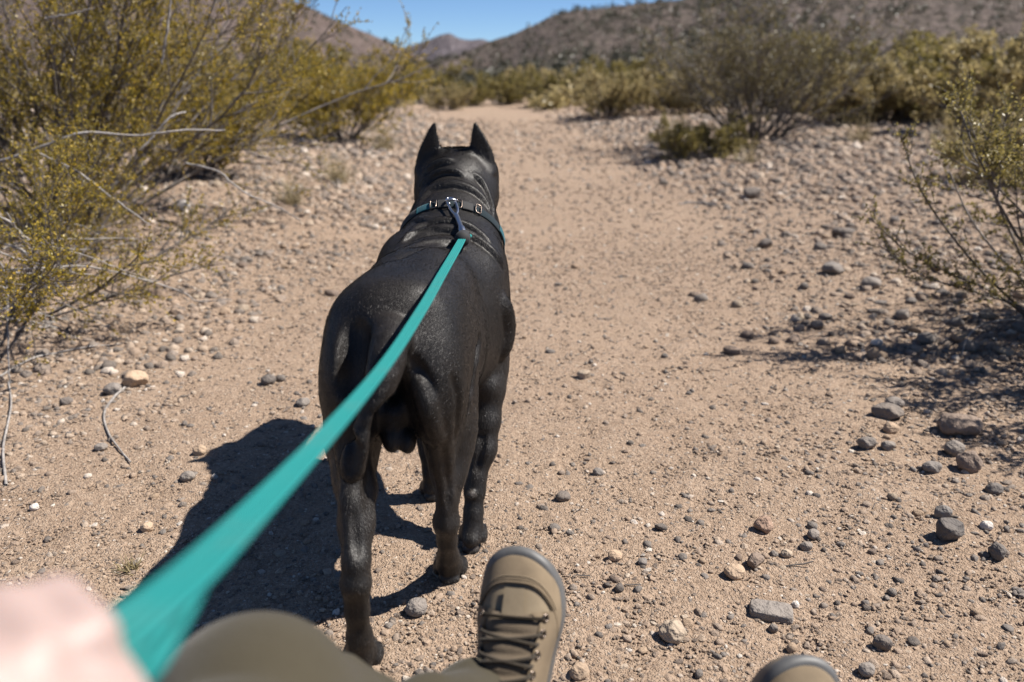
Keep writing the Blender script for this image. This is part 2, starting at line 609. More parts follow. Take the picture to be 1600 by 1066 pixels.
M_HILL_A = mat_hill('stony_hillside', (0.105, 0.085, 0.074), (0.15, 0.12, 0.105), (0.045, 0.042, 0.028), 0.75, 1.6)
M_HILL_B = mat_hill('brown_hillside', (0.135, 0.102, 0.09), (0.17, 0.13, 0.115), (0.085, 0.075, 0.055), 0.55, 1.0)
M_HILL_C = mat_hill('distant_purple_rock', (0.115, 0.1, 0.112), (0.145, 0.125, 0.132), (0.095, 0.087, 0.095), 0.4, 0.22)
hill('hill', [(640, 118), (700, 93), (740, 84), (782, 71), (830, 46), (868, 26), (905, 19), (985, 21), (1060, 17), (1100, 9), (1130, -2), (1200, -45),
              (1330, -85), (1500, -95), (1700, -70), (2100, 60)], 75, 230, M_HILL_A, 4.0, 21)
hill('hill', [(-500, 60), (-200, -40), (150, -70), (330, -40), (430, 0), (470, 14), (520, 38), (560, 57), (600, 70), (640, 88), (690, 112)], 110, 300, M_HILL_B, 4.0, 33)
hill('hill', [(300, 90), (430, 60), (500, 46), (530, 42), (552, 43), (575, 57), (610, 75), (660, 100)], 420, 600, M_HILL_B, 6.0, 45)
hill('hill', [(560, 100), (600, 84), (640, 71), (665, 64), (690, 54), (703, 52), (716, 60), (735, 64), (752, 63), (775, 71), (815, 88), (880, 104)], 1300, 1700, M_HILL_C, 14.0, 57)

# ------------------------------------------------------------------ dog
M_COAT = NT('glossy_black_coat')
_O = pos(M_COAT)
_st = M_COAT.n('VectorMath', {0: _O, 1: (430.0, 90.0, 260.0)}, operation='MULTIPLY').outputs[0]
_f = M_COAT.noise(_st, 1.0, 3, 0.6)
_m = M_COAT.noise(_O, 9, 4, 0.6)
_tan = M_COAT.n('Attribute', attribute_name='bare').outputs['Fac']
_c = M_COAT.mix(M_COAT.ramp(_m, [(0.35, (0, 0, 0)), (0.7, (1, 1, 1))]), (0.0105, 0.0096, 0.0092), (0.0185, 0.0152, 0.0134))
_c = M_COAT.mix(_tan, _c, (0.05, 0.042, 0.038))
M_COAT.p(Base_Color=_c, Roughness=M_COAT.ramp(_f, [(0.3, (0.4, 0.4, 0.4)), (0.75, (0.55, 0.55, 0.55))]), Normal=M_COAT.bump(_f, 0.42, 0.002))
M_COAT.b.inputs['Specular IOR Level'].default_value = 0.3
M_HAIR = NT('black_hair')
_a = M_HAIR.n('Attribute', attribute_name='tint').outputs['Fac']
M_HAIR.p(Base_Color=M_HAIR.ramp(_a, [(0, (0.006, 0.0052, 0.005)), (0.5, (0.011, 0.0098, 0.009)), (0.82, (0.03, 0.027, 0.025)), (1, (0.095, 0.086, 0.08))]), Roughness=0.5)
M_HAIR.b.inputs['Specular IOR Level'].default_value = 0.38

D = Field((-0.42, 1.04, -0.01), (0.07, 2.36, 0.92), 0.0043)
D.loft([(1.19, -0.205, 0.572, 0.015, 0.02), (1.22, -0.205, 0.567, 0.048, 0.048), (1.28, -0.203, 0.572, 0.098, 0.08), (1.36, -0.199, 0.548, 0.121, 0.125),
        (1.46, -0.184, 0.51, 0.127, 0.155), (1.56, -0.175, 0.495, 0.130, 0.163), (1.66, -0.166, 0.478, 0.145, 0.18), (1.76, -0.157, 0.475, 0.143, 0.184),
        (1.86, -0.145, 0.485, 0.135, 0.165), (1.95, -0.14, 0.5, 0.10, 0.125), (2.0, -0.14, 0.51, 0.045, 0.06)], k=0.03)
# spine groove is soft: two long back muscles
D.chain([(-0.225, 1.30, 0.625, 0.045), (-0.21, 1.5, 0.612, 0.05), (-0.2, 1.72, 0.61, 0.05)], k=0.05)
D.chain([(-0.165, 1.30, 0.625, 0.045), (-0.15, 1.5, 0.612, 0.05), (-0.12, 1.72, 0.61, 0.05)], k=0.05)
# neck and shoulders
D.chain([(-0.155, 1.68, 0.545, 0.115), (-0.147, 1.8, 0.59, 0.112), (-0.142, 1.9, 0.64, 0.1), (-0.141, 2.0, 0.7, 0.096)], k=0.05)
D.ell((-0.255, 1.76, 0.5), (0.05, 0.1, 0.14), 0.05, (0.25, 0, 0))
D.ell((-0.066, 1.74, 0.49), (0.047, 0.1, 0.14), 0.05, (0.25, 0, 0))
D.ell((-0.225, 1.73, 0.6), (0.045, 0.1, 0.05), 0.05)
D.ell((-0.085, 1.73, 0.6), (0.045, 0.1, 0.05), 0.05)
D.chain([(-0.2, 1.9, 0.47, 0.07), (-0.19, 1.98, 0.6, 0.05)], k=0.05)
D.chain([(-0.09, 1.9, 0.47, 0.07), (-0.1, 1.98, 0.6, 0.05)], k=0.05)
# head
D.ell((-0.141, 2.05, 0.748), (0.094, 0.105, 0.083), 0.03)
D.ell((-0.211, 2.06, 0.715), (0.034, 0.07, 0.06), 0.03)
D.ell((-0.071, 2.06, 0.715), (0.034, 0.07, 0.06), 0.03)
D.ell((-0.222, 2.075, 0.77), (0.02, 0.035, 0.028), 0.025)
D.ell((-0.06, 2.075, 0.77), (0.02, 0.035, 0.028), 0.025)
D.chain([(-0.141, 2.12, 0.735, 0.07), (-0.141, 2.2, 0.715, 0.06), (-0.141, 2.26, 0.71, 0.054)], k=0.03)
D.chain([(-0.185, 2.14, 0.69, 0.035), (-0.18, 2.24, 0.672, 0.032)], k=0.025)          # flews
D.chain([(-0.097, 2.14, 0.69, 0.035), (-0.102, 2.24, 0.672, 0.032)], k=0.025)
D.ell((-0.141, 2.305, 0.738), (0.026, 0.018, 0.018), 0.01)                              # nose
D.cone((-0.19, 2.13, 0.80), (-0.165, 2.12, 0.805), 0.016, 0.014, 0.02)
D.cone((-0.092, 2.13, 0.80), (-0.117, 2.12, 0.805), 0.016, 0.014, 0.02)
D.cone((-0.141, 1.985, 0.835), (-0.141, 2.11, 0.845), 0.004, 0.004, 0.02, 'cut')       # furrow of the skull
def ear(side):
    cx = -0.141 + side * 0.0555
    s = side
    rows = [(0.77, cx + s * 0.012, 2.035, 0.034, 0.03), (0.795, cx + s * 0.010, 2.033, 0.0325, 0.017), (0.82, cx + s * 0.006, 2.03, 0.0255, 0.0105),
            (0.845, cx + s * 0.001, 2.027, 0.0175, 0.008), (0.868, cx - s * 0.003, 2.025, 0.010, 0.006), (0.891, cx - s * 0.006, 2.024, 0.003, 0.004)]
    D.loft(rows, axis=2, k=0.016, e=2.0)
    D.chain([(cx + s * 0.012, 2.065, 0.8, 0.016), (cx + s * 0.006, 2.055, 0.835, 0.009)], k=0.008, mode='cut')
    D.chain([(cx + s * 0.036, 2.03, 0.8, 0.007), (cx + s * 0.027, 2.026, 0.83, 0.005), (cx + s * 0.010, 2.024, 0.865, 0.0035), (cx - s * 0.005, 2.023, 0.889, 0.0025)], k=0.004, n=10)
    D.chain([(cx - s * 0.022, 2.02, 0.79, 0.012), (cx - s * 0.018, 2.02, 0.82, 0.006)], k=0.012)
ear(-1)
ear(1)
def paw(c, w, lift=0.0, yaw=0.0, tip=0.0):
    """c: point on the ground under the middle of the paw; toes point forward"""
    c = np.array(c, float)
    R = Matrix.Rotation(yaw, 3, 'Z') @ Matrix.Rotation(-tip, 3, 'X')
    f = lambda x, y, z: c + np.array(R @ Vector((x, y, z))) + [0, 0, lift]
    D.ell(f(0, -0.002, 0.03), (w * 0.33, 0.03, 0.021), 0.012)
    for x, y in ((-0.33, 0.014), (-0.12, 0.032), (0.12, 0.032), (0.33, 0.014)):
        D.ell(f(x * w, y, 0.017), (w * 0.145, 0.025, 0.017), 0.005)
        D.cone(f(x * w, y + 0.02, 0.02), f(x * w, y + 0.032, 0.006), 0.005, 0.002, 0.003)
    D.ell(f(0, -0.022, 0.011), (w * 0.3, 0.016, 0.0115), 0.003)        # heel pad

# hind left, trailing
D.ell((-0.273, 1.335, 0.475), (0.060, 0.115, 0.16), 0.04, (0.1, 0, 0))
D.ell((-0.262, 1.25, 0.50), (0.055, 0.06, 0.10), 0.04)
D.chain([(-0.286, 1.375, 0.42, 0.067), (-0.278, 1.31, 0.37, 0.051), (-0.27, 1.24, 0.335, 0.034), (-0.262, 1.175, 0.285, 0.0235), (-0.257, 1.135, 0.245, 0.0215)], k=0.035)
D.chain([(-0.274, 1.23, 0.42, 0.03), (-0.268, 1.172, 0.33, 0.015), (-0.258, 1.118, 0.25, 0.011), (-0.257, 1.106, 0.215, 0.0135)], k=0.02)
D.chain([(-0.257, 1.135, 0.245, 0.021), (-0.2575, 1.118, 0.208, 0.0235), (-0.26, 1.124, 0.15, 0.0195), (-0.263, 1.14, 0.085, 0.0205), (-0.266, 1.156, 0.045, 0.026)], k=0.012)
D.ell((-0.263, 1.101, 0.203), (0.0085, 0.006, 0.012), 0.006)
paw((-0.267, 1.165, 0.0), 0.078)
# hind right, stepping forward
D.ell((-0.131, 1.37, 0.475), (0.055, 0.112, 0.16), 0.04, (0.25, 0, 0))
D.ell((-0.142, 1.275, 0.50), (0.055, 0.062, 0.10), 0.04)
D.chain([(-0.123, 1.43, 0.40, 0.054), (-0.12, 1.415, 0.355, 0.0465), (-0.12, 1.4, 0.31, 0.0355), (-0.122, 1.375, 0.27, 0.026), (-0.122, 1.355, 0.235, 0.0195)], k=0.035)
D.chain([(-0.135, 1.29, 0.42, 0.038), (-0.132, 1.33, 0.33, 0.022), (-0.125, 1.335, 0.25, 0.011), (-0.128, 1.325, 0.19, 0.0135)], k=0.02)
D.chain([(-0.122, 1.355, 0.235, 0.0195), (-0.127, 1.345, 0.185, 0.0235), (-0.128, 1.365, 0.13, 0.0195), (-0.13, 1.40, 0.075, 0.0205), (-0.13, 1.425, 0.042, 0.026)], k=0.012)
D.ell((-0.137, 1.33, 0.18), (0.009, 0.007, 0.012), 0.006)
paw((-0.13, 1.437, 0.0), 0.078)
# fore right, about to lift: heel raised, pads to the back
D.chain([(-0.068, 1.76, 0.45, 0.066), (-0.06, 1.70, 0.37, 0.047), (-0.058, 1.665, 0.33, 0.038), (-0.061, 1.64, 0.27, 0.031), (-0.066, 1.615, 0.21, 0.0275), (-0.08, 1.585, 0.15, 0.0215)], k=0.025)
D.ell((-0.055, 1.635, 0.352), (0.018, 0.016, 0.02), 0.02)
D.chain([(-0.08, 1.585, 0.15, 0.0215), (-0.083, 1.577, 0.125, 0.023), (-0.086, 1.56, 0.08, 0.0205), (-0.088, 1.55, 0.05, 0.024)], k=0.012)
D.ell((-0.089, 1.548, 0.131), (0.0125, 0.011, 0.0105), 0.004)
paw((-0.088, 1.553, 0.0), 0.07, 0.006, -0.15, -0.45)
# fore left
D.chain([(-0.245, 1.78, 0.45, 0.07), (-0.245, 1.76, 0.37, 0.05), (-0.24, 1.745, 0.32, 0.038), (-0.222, 1.755, 0.24, 0.031), (-0.203, 1.765, 0.15, 0.0225), (-0.198, 1.765, 0.12, 0.0235), (-0.197, 1.765, 0.075, 0.0205), (-0.197, 1.77, 0.04, 0.026)], k=0.02)
D.ell((-0.194, 1.742, 0.125), (0.011, 0.009, 0.01), 0.004)
paw((-0.197, 1.775, 0.0), 0.075)
D.chain([(*at_y(640, 562, 1.19), 0.012), (*at_y(634, 596, 1.19), 0.02), (*at_y(622, 640, 1.2), 0.026)], 0.02, 'cut')
# tail, hanging and swung to the left
D.chain([(-0.205, 1.27, 0.6, 0.04)] + [(*at_y(a, b, c), d) for a, b, c, d in ((611, 538, 1.2, 0.033), (602, 572, 1.165, 0.0285), (593, 612, 1.148, 0.0265), (584, 650, 1.138, 0.0255), (569, 692, 1.13, 0.0245), (556, 722, 1.126, 0.0225), (550, 738, 1.124, 0.018))], k=0.007, n=13)
# cleft under the tail, groin, and the male parts between the thighs
D.ell((-0.203, 1.195, 0.435), (0.03, 0.085, 0.115), 0.03, (0.1, 0, 0), 'cut')
D.ell((-0.205, 1.31, 0.36), (0.042, 0.09, 0.06), 0.03, None, 'cut')
D.chain([(-0.205, 1.265, 0.45, 0.026), (-0.204, 1.26, 0.415, 0.02)], k=0.02)
D.ell((-0.207, 1.252, 0.403), (0.0155, 0.02, 0.022), 0.010)
D.ell((-0.181, 1.252, 0.401), (0.0155, 0.02, 0.022), 0.003)


def soft_noise(shape, cell, seed):
    """smooth 3-D noise: a coarse random lattice blown up"""
    r = np.random.default_rng(seed)
    a = r.uniform(-1, 1, [int(n / cell) + 3 for n in shape])
    for ax in range(3):
        t = np.arange(shape[ax]) / cell
        k = np.floor(t).astype(int)
        f = t - k
        f = f * f * (3 - 2 * f)
        sh = [1, 1, 1]
        sh[ax] = -1
        f = f.reshape(sh)
        a = np.take(a, k, ax) * (1 - f) + np.take(a, k + 1, ax) * f
    return a.astype(np.float32)

def settle(P, depth=0.0):
    P = np.array(P, float)
    for _ in range(14):
        d = D.sample(P)
        g = unit(np.stack([D.sample(P + e) - D.sample(P - e) for e in np.eye(3) * 0.006], -1))
        P = P - g * np.clip(d + depth, -0.01, 0.01)[:, None]
    return P

def hit(px, py):
    """where the sight line of a pixel meets the dog"""
    r = ray(px, py)
    r = r / np.linalg.norm(r)
    ts = np.linspace(1.0, 2.6, 900)
    v = D.sample(np.array([0, 0, CAM_H]) + r[None] * ts[:, None])
    k = int(np.argmax(v < 0))
    return np.array([0, 0, CAM_H]) + r * ts[k] if v[k] < 0 else None

def wrinkle(pix, w, k, mode, depth, n=20):
    P = [hit(*p) for p in pix]
    P = [p for p in P if p is not None]
    if len(P) < 3:
        return
    P = settle(smooth_path(np.array(P), n), depth)
    ww = w * np.clip(np.sin(np.linspace(0.25, math.pi - 0.25, n)), 0.15, 1)
    D.chain(np.c_[P, ww], k, mode)

# muscles: soft unevenness, then the lines that show in the coat
D.d += 0.0009 * soft_noise(D.n, 15, 3) + 0.0005 * soft_noise(D.n, 6, 4)
FOLD = [  # neck and nape, read from the photograph: ridge with a crease under it
    ([(653, 318), (672, 296), (700, 288), (728, 292), (752, 308), (768, 332)], 0.0085),
    ([(657, 296), (676, 274), (702, 266), (722, 272)], 0.006),
    ([(741, 272), (756, 290), (766, 315), (771, 338)], 0.006),
    ([(664, 268), (684, 255), (704, 250)], 0.005),
    ([(648, 342), (672, 346), (702, 346), (735, 355), (764, 375)], 0.008),
    ([(622, 384), (650, 366), (690, 358), (730, 366), (768, 392), (784, 415)], 0.010),
    ([(618, 400), (650, 385), (690, 378), (724, 384)], 0.006),
    ([(632, 372), (652, 356), (680, 350)], 0.005)]
for pix, w in FOLD:
    wrinkle(pix, w, 0.011, 'add', 0.002)
    wrinkle([(a + 1, b + 6) for a, b in pix], 0.0028, 0.009, 'cut', -0.0005)
for pix, w, k in (
    ([(640, 548), (655, 575), (668, 600), (672, 620)], 0.004, 0.014), ([(745, 545), (742, 580), (736, 612), (732, 640)], 0.003, 0.014),
    ([(708, 590), (716, 620), (716, 660), (712, 690)], 0.003, 0.014), ([(738, 610), (742, 570), (750, 530)], 0.0025, 0.022),
    ([(556, 515), (554, 545), (552, 580), (550, 610)], 0.003, 0.035), ([(545, 650), (550, 700), (548, 740)], 0.005, 0.015),
    ([(690, 700), (694, 730), (699, 760), (700, 790)], 0.005, 0.01), ([(553, 800), (556, 840), (560, 875)], 0.004, 0.008),
    
    ([(748, 660), (752, 700), (746, 735)], 0.004, 0.01), ([(692, 845), (698, 860)], 0.004, 0.008), ([(553, 930), (556, 960), (560, 990)], 0.004, 0.01)):
    wrinkle(pix, w, k, 'cut', -0.001)
for pix, w, k in (
    ([(656, 590), (664, 620), (672, 655), (684, 690)], 0.006, 0.02), ([(676, 690), (683, 720), (688, 750), (690, 780)], 0.006, 0.01),
    
    ([(786, 470), (792, 510), (786, 550)], 0.004, 0.03)):
    wrinkle(pix, w, k, 'add', 0.003)
dog_V, dog_Q = D.surface()
dog_V = relax(dog_V, dog_Q, 2, 0.5)
dog_N = vnormals(dog_V, dog_Q)
_bare = np.zeros(len(dog_V))
for c, r, v in (((-0.2, 1.252, 0.393), 0.034, 0.5), ((-0.089, 1.543, 0.131), 0.013, 1.0), ((-0.088, 1.53, 0.02), 0.026, 0.8), ((-0.263, 1.1, 0.203), 0.012, 0.5), ((-0.137, 1.325, 0.18), 0.012, 0.5)):
    _bare = np.maximum(_bare, v * sstep(r, r * 0.6, np.linalg.norm(dog_V - np.array(c), axis=1)))
DOG_ORG = np.array([-0.17, 1.45, 0.0])
dog = link('dog', mesh_np('dog', dog_V - DOG_ORG, dog_Q, M_COAT.m, attrs={'bare': _bare}), label='large black short-haired dog with cropped ears walking up the trail on a teal leash', category='dog')
dog.location = DOG_ORG

def fur(V, Q, N, count, length, mask=None):
    """short hairs laid along the coat: one thin triangle each"""
    a, b, c, d = (V[Q[:, j]] for j in range(4))
    area = np.linalg.norm(np.cross(c - a, d - b), axis=1) * 0.5
    cen = (a + b + c + d) / 4
    vis = area.copy()
    if mask is not None:
        vis *= mask(cen)
    q = RNG.choice(len(Q), count, p=vis / vis.sum())
    u, v = RNG.random((2, count, 1))
    P = (a[q] * (1 - u) + b[q] * u) * (1 - v) + (d[q] * (1 - u) + c[q] * u) * v
    Nn = N[Q[q]].mean(1)
    Nn /= np.linalg.norm(Nn, axis=1, keepdims=True)
    leg = sstep(0.42, 0.3, P[:, 2])[:, None]
    flow = np.array([0, -1, -0.25]) * (1 - leg) + np.array([0, -0.15, -1.0]) * leg
    flow = flow + RNG.normal(0, 0.16, flow.shape)
    T = flow - Nn * (flow * Nn).sum(1, keepdims=True)
    T /= np.linalg.norm(T, axis=1, keepdims=True) + 1e-9
    dirn = T + Nn * RNG.uniform(0.06, 0.28, (count, 1))
    roll = RNG.normal(0, 0.32, (count, 1))
    side = (np.cross(T, Nn) * np.cos(roll) + Nn * np.sin(roll)) * RNG.uniform(0.0002, 0.0004, (count, 1))
    L = length * RNG.uniform(0.6, 1.3, (count, 1))
    earz = sstep(0.80, 0.84, P[:, 2])[:, None]
    dirn = dirn * (1 - 0.5 * earz) + (Nn * 0.9 + np.array([0, -0.1, 0.5])) * 0.5 * earz
    P0 = P - Nn * 0.0008
    Vh = np.stack([P0 - side, P0 + side, P + dirn * L], 1).reshape(-1, 3)
    tint = np.repeat(RNG.random(count) ** 1.35, 3)
    return Vh, np.arange(count * 3).reshape(-1, 3), tint

fv, ff, ft = fur(dog_V, dog_Q, dog_N, 520000, 0.007)
link('coat', mesh_np('coat', fv - DOG_ORG, ff, M_HAIR.m, smooth=False, attrs={'tint': ft}), dog, kind='stuff')
# ------------------------------------------------------------------ stones
def ico(sub):
    me = bpy.data.meshes.new('tmp')
    import bmesh
    bm = bmesh.new()
    bmesh.ops.create_icosphere(bm, subdivisions=sub, radius=1.0)
    V = np.array([v.co[:] for v in bm.verts])
    F = np.array([[v.index for v in f.verts] for f in bm.faces])
    bm.free()
    bpy.data.meshes.remove(me)
    return V, F

ICO = {k: ico(k) for k in (1, 2, 3, 4)}

def stone_shape(seed, sub=3, scale=(1, 0.8, 0.55), angular=0.0, rough=0.12):
    r = np.random.default_rng(seed)
    V, F = ICO[sub]
    V = V.copy()
    o = r.uniform(-50, 50, 3)
    n = fbm(V[:, 0] + o[0] + V[:, 2] * 0.7, V[:, 1] + o[1] - V[:, 2] * 0.6, 0.9, 2, seed)
    V *= (1 + 0.30 * n)[:, None]
    if angular > 0:
        for _ in range(9):
            d = r.normal(0, 1, 3)
            d /= np.linalg.norm(d)
            h = 1 - angular * r.uniform(0.15, 0.6)
            p = V @ d
            V -= d[None, :] * np.maximum(p - h, 0)[:, None] * 0.94
    n2 = fbm(V[:, 0] * 2.6 + o[1] + V[:, 2], V[:, 1] * 2.6 + o[2] - V[:, 2], 1.3, 3, seed + 5)
    V *= (1 + rough * 0.55 * n2)[:, None]
    V[:, :] = (V - (V.max(0) + V.min(0)) / 2) / ((V.max(0) - V.min(0)) / 2)
    V *= np.array(scale)
    V[:, :2] -= (V[:, :2].max(0) + V[:, :2].min(0)) / 2
    V[:, 2] -= V[:, 2].min()
    return V, F

M_ST_MIX = mat_stone('mixed_pebble')
M_GREY = mat_stone('grey_stone', (0.19, 0.172, 0.158), mottle=0.3)
M_DGREY = mat_stone('dark_grey_stone', (0.125, 0.112, 0.104), mottle=0.3)
M_BROWN = mat_stone('brown_stone', (0.2, 0.15, 0.12))
M_TAN = mat_stone('tan_stone', (0.40, 0.29, 0.2))
M_RED = mat_stone('reddish_stone', (0.31, 0.2, 0.145))
M_PALE = mat_stone('pale_stone', (0.38, 0.305, 0.23), mottle=0.35)
M_WHITE = mat_stone('white_stone', (0.58, 0.53, 0.48), mottle=0.2)

def on_ground(px, py):
    """where the sight line of a pixel meets the ground"""
    r = ray(px, py)
    t = CAM_H / -r[2]
    for _ in range(8):
        p = r * t
        z = float(ground_z(p[0], p[1]))
        t = (CAM_H - z) / -r[2]
    p = np.array([0, 0, CAM_H]) + r * t
    return p, t

TAKEN = []
# px, py (foot), width in px, height ratio, depth ratio, turn, material, angular, label
NOTABLE = [
    (1206, 968, 70, 0.55, 0.52, -0.25, M_GREY, 0.95, 'large flat angular grey slab of rock lying on the trail, biggest stone near the shoes'),
    (1053, 1006, 43, 0.75, 0.9, 0.3, M_PALE, 0.2, 'pale cream rounded stone beside the flat grey slab, left of the lower boot tip'),
    (1197, 834, 32, 0.75, 0.8, 0.4, M_RED, 0.8, 'reddish tan blocky stone on the trail above the flat grey slab'),
    (1181, 888, 27, 0.8, 0.8, 0.8, M_BROWN, 0.8, 'brown grey angular stone just above the tan one, over the flat slab'),
    (1150, 907, 34, 0.6, 0.8, 0.2, M_TAN, 0.3, 'tan smooth stone half buried just below the brown angular stone'),
    (1486, 847, 38, 0.85, 0.85, 0.5, M_DGREY, 0.85, 'dark grey angular cobble with a flat top, lower of two close together at right'),
    (1475, 812, 28, 0.75, 0.8, 0.1, M_GREY, 0.6, 'grey cobble just above the dark angular cobble at right'),
    (1561, 876, 28, 0.9, 0.9, 0.9, M_DGREY, 0.4, 'dark egg shaped grey stone to the right of the angular cobble'),
    (1519, 740, 40, 0.85, 0.85, 0.3, M_BROWN, 0.3, 'rough round brown stone at the right side of the trail, below the shrub shadow'),
    (1494, 714, 32, 0.7, 0.8, 0.2, M_GREY, 0.3, 'grey cobble touching the rough round brown stone on its upper left'),
    (1504, 683, 62, 0.5, 0.8, 0.1, M_BROWN, 0.5, 'broad flat brown grey rock below the shrub shadow on the right'),
    (1390, 656, 48, 0.45, 0.7, -0.1, M_DGREY, 0.5, 'low dark grey slab at the lower edge of the shrub shadow'),
    (1401, 638, 31, 0.5, 0.7, 0.2, M_GREY, 0.2, 'smooth grey stone just above the low dark slab'),
    (1394, 678, 27, 0.6, 0.8, 0.5, M_TAN, 0.4, 'orange tan stone under the low dark slab by the shrub shadow'),
    (1356, 704, 28, 0.7, 0.8, 0.2, M_GREY, 0.5, 'grey stone left of a smaller one, below the orange tan stone'),
    (1389, 706, 22, 0.7, 0.8, 0.2, M_GREY, 0.5, 'smaller grey stone paired with a larger one, below the orange tan stone'),
    (1459, 741, 30, 0.6, 0.8, 0.2, M_GREY, 0.3, 'smooth grey stone left of the rough round brown one'),
    (649, 965, 34, 0.75, 0.85, 0.3, M_GREY, 0.45, 'speckled grey round stone between the left hind paw and the boot'),
    (568, 965, 18, 0.75, 0.85, 0.3, M_DGREY, 0.45, 'little dark grey stone beside the left hind paw'),
    (291, 753, 23, 0.7, 0.85, 0.3, M_GREY, 0.3, 'grey pebble lying just left of the shadow of the dog'),
    (311, 713, 21, 0.8, 0.85, 0.3, M_TAN, 0.5, 'tan pebble at the upper left tip of the shadow of the dog'),
    (208, 606, 38, 0.65, 0.85, 0.3, M_TAN, 0.5, 'rounded tan stone by the upper end of the dead twig'),
    (172, 618, 29, 0.6, 0.85, -0.3, M_GREY, 0.6, 'flat grey stone tucked in beside the rounded tan stone and twig'),
    (102, 634, 19, 0.65, 0.85, 0.3, M_DGREY, 0.2, 'small dark grey pebble to the left of the dead twig'),
    (156, 705, 19, 0.6, 0.85, 0.3, M_GREY, 0.2, 'small grey pebble left of the lower half of the dead twig'),
    (418, 602, 23, 0.65, 0.85, 0.3, M_DGREY, 0.2, 'smooth grey pebble left of the dog, larger of a pair'),
    (437, 597, 16, 0.65, 0.85, 0.3, M_DGREY, 0.2, 'smooth grey pebble left of the dog, smaller of a pair'),
    (472, 636, 22, 0.6, 0.85, 0.3, M_GREY, 0.4, 'lone grey pebble close to the left thigh of the dog'),
    (228, 832, 19, 0.75, 0.85, 0.3, M_TAN, 0.2, 'little tan pebble on bare sand left of the shadow of the dog'),
    (52, 799, 14, 0.8, 0.85, 0.3, M_WHITE, 0.2, 'tiny whitish pebble on the sand far left below the shrub'),
    (880, 785, 24, 0.6, 0.85, 0.3, M_DGREY, 0.3, 'dark grey pebble on open trail right of the right fore paw'),
    (912, 592, 22, 0.6, 0.85, 0.3, M_PALE, 0.6, 'pale tan chip in the middle of the trail right of the dog'),
    (961, 878, 23, 0.7, 0.85, 0.3, M_TAN, 0.3, 'tan pebble on the trail right of the boot toe'),
    (905, 1063, 32, 0.7, 0.85, 0.3, M_TAN, 0.5, 'tan stone on the ground right beside the boot heel'),
    (1382, 1018, 28, 0.8, 0.85, 0.3, M_DGREY, 0.4, 'dark grey pebble to the upper right of the lower boot tip'),
    (1356, 1058, 27, 0.7, 0.85, 0.3, M_GREY, 0.4, 'grey pebble touching the lower boot tip on its right side'),
    (1209, 990, 16, 0.8, 0.85, 0.3, M_DGREY, 0.4, 'tiny dark pebble right under the flat grey slab'),
    (1244, 951, 13, 0.8, 0.85, 0.3, M_WHITE, 0.6, 'small white chip at the right end of the flat grey slab'),
    (1272, 843, 20, 0.7, 0.85, 0.3, M_GREY, 0.3, 'light grey pebble right of the reddish blocky stone'),
    (1261, 862, 20, 0.7, 0.85, 0.3, M_GREY, 0.3, 'grey pebble below the light grey one, right of the brown angular stone'),
    (1231, 873, 20, 0.6, 0.85, 0.3, M_PALE, 0.3, 'buff grey pebble right beside the brown angular stone'),
    (1544, 829, 20, 0.65, 0.85, 0.3, M_WHITE, 0.3, 'whitish pebble right of the two dark cobbles'),
    (1556, 774, 26, 0.7, 0.85, 0.3, M_DGREY, 0.3, 'grey cobble to the right and below the rough round brown stone'),
    (1175, 311, 28, 0.65, 0.85, 0.3, M_DGREY, 0.6, 'dark stone standing out on the stony bank beyond the trail'),
    (1320, 370, 34, 0.4, 0.85, 0.3, M_DGREY, 0.5, 'flat dark grey stone on the bank left of the tall thin shoots'),
    (1365, 452, 34, 0.5, 0.85, 0.3, M_GREY, 0.3, 'smooth grey cobble under the lowest sprays of the right shrub'),
    (1305, 430, 36, 0.5, 0.85, 0.3, M_GREY, 0.4, 'light grey cobble on the bank left of the lowest shrub spray'),
    (1197, 388, 24, 0.6, 0.85, 0.3, M_DGREY, 0.6, 'dark wedge shaped stone on the bank at the edge of the trail'),
    (281, 330, 26, 0.7, 0.85, 0.3, M_WHITE, 0.4, 'white stone glowing in sun under the left shrub'),
    (1279, 515, 22, 0.6, 0.85, 0.3, M_DGREY, 0.3, 'dark grey pebble just above the shrub shadow on the trail edge'),
    (1372, 542, 20, 0.6, 0.85, 0.3, M_WHITE, 0.4, 'pale stone inside the shrub shadow'),
    (1412, 500, 22, 0.7, 0.85, 0.3, M_GREY, 0.3, 'grey pebble in front of the base of the right shrub'),
    (935, 744, 17, 0.7, 0.85, 0.3, M_GREY, 0.3, 'grey pebble on the trail above the dark one right of the fore paw'),
    (1005, 885, 16, 0.7, 0.85, 0.3, M_GREY, 0.3, 'small grey pebble on bare trail between boot and brown stone'),
]
root_stone = 0
for i, (px, py, w, hr, dr, rot, m, ang, lab) in enumerate(NOTABLE):
    p, t = on_ground(px, py)
    W = w / FPX * t
    V, F = stone_shape(100 + i, 4 if w > 34 else 3, (0.5, 0.5 * dr, 0.5 * hr * 1.1), ang, 0.16)
    if 'slab of rock' in lab:                              # a blocky slab with broken edges
        V, F = ICO[4]
        V = V / ((np.abs(V) ** 7).sum(1) ** (1 / 7))[:, None]
        V = V * (1 + 0.05 * fbm(V[:, 0] * 1.5 + V[:, 2], V[:, 1] * 1.5 - V[:, 2] * 0.7, 1.1, 3, 4))[:, None]
        V = V * (1 + 0.12 * np.minimum(V[:, :1], 0)) * np.array([0.48, 0.27, 0.15]) + np.array([0, 0, 0.14])
    V *= W * 1.03
    o = link('stone', mesh_np('stone', V, F, m, smooth=ang < 0.75), label=lab, category='stone')
    o.location = (p[0], p[1] + W * dr * 0.35, float(ground_z(p[0], p[1])) - 0.16 * W * hr)
    o.rotation_euler = (0, 0, rot)
    if ang >= 0.75:
        for pl in o.data.polygons:
            pl.use_smooth = True
        o.data.set_sharp_from_angle(angle=math.radians(28))
    TAKEN.append((p[0], p[1], W))

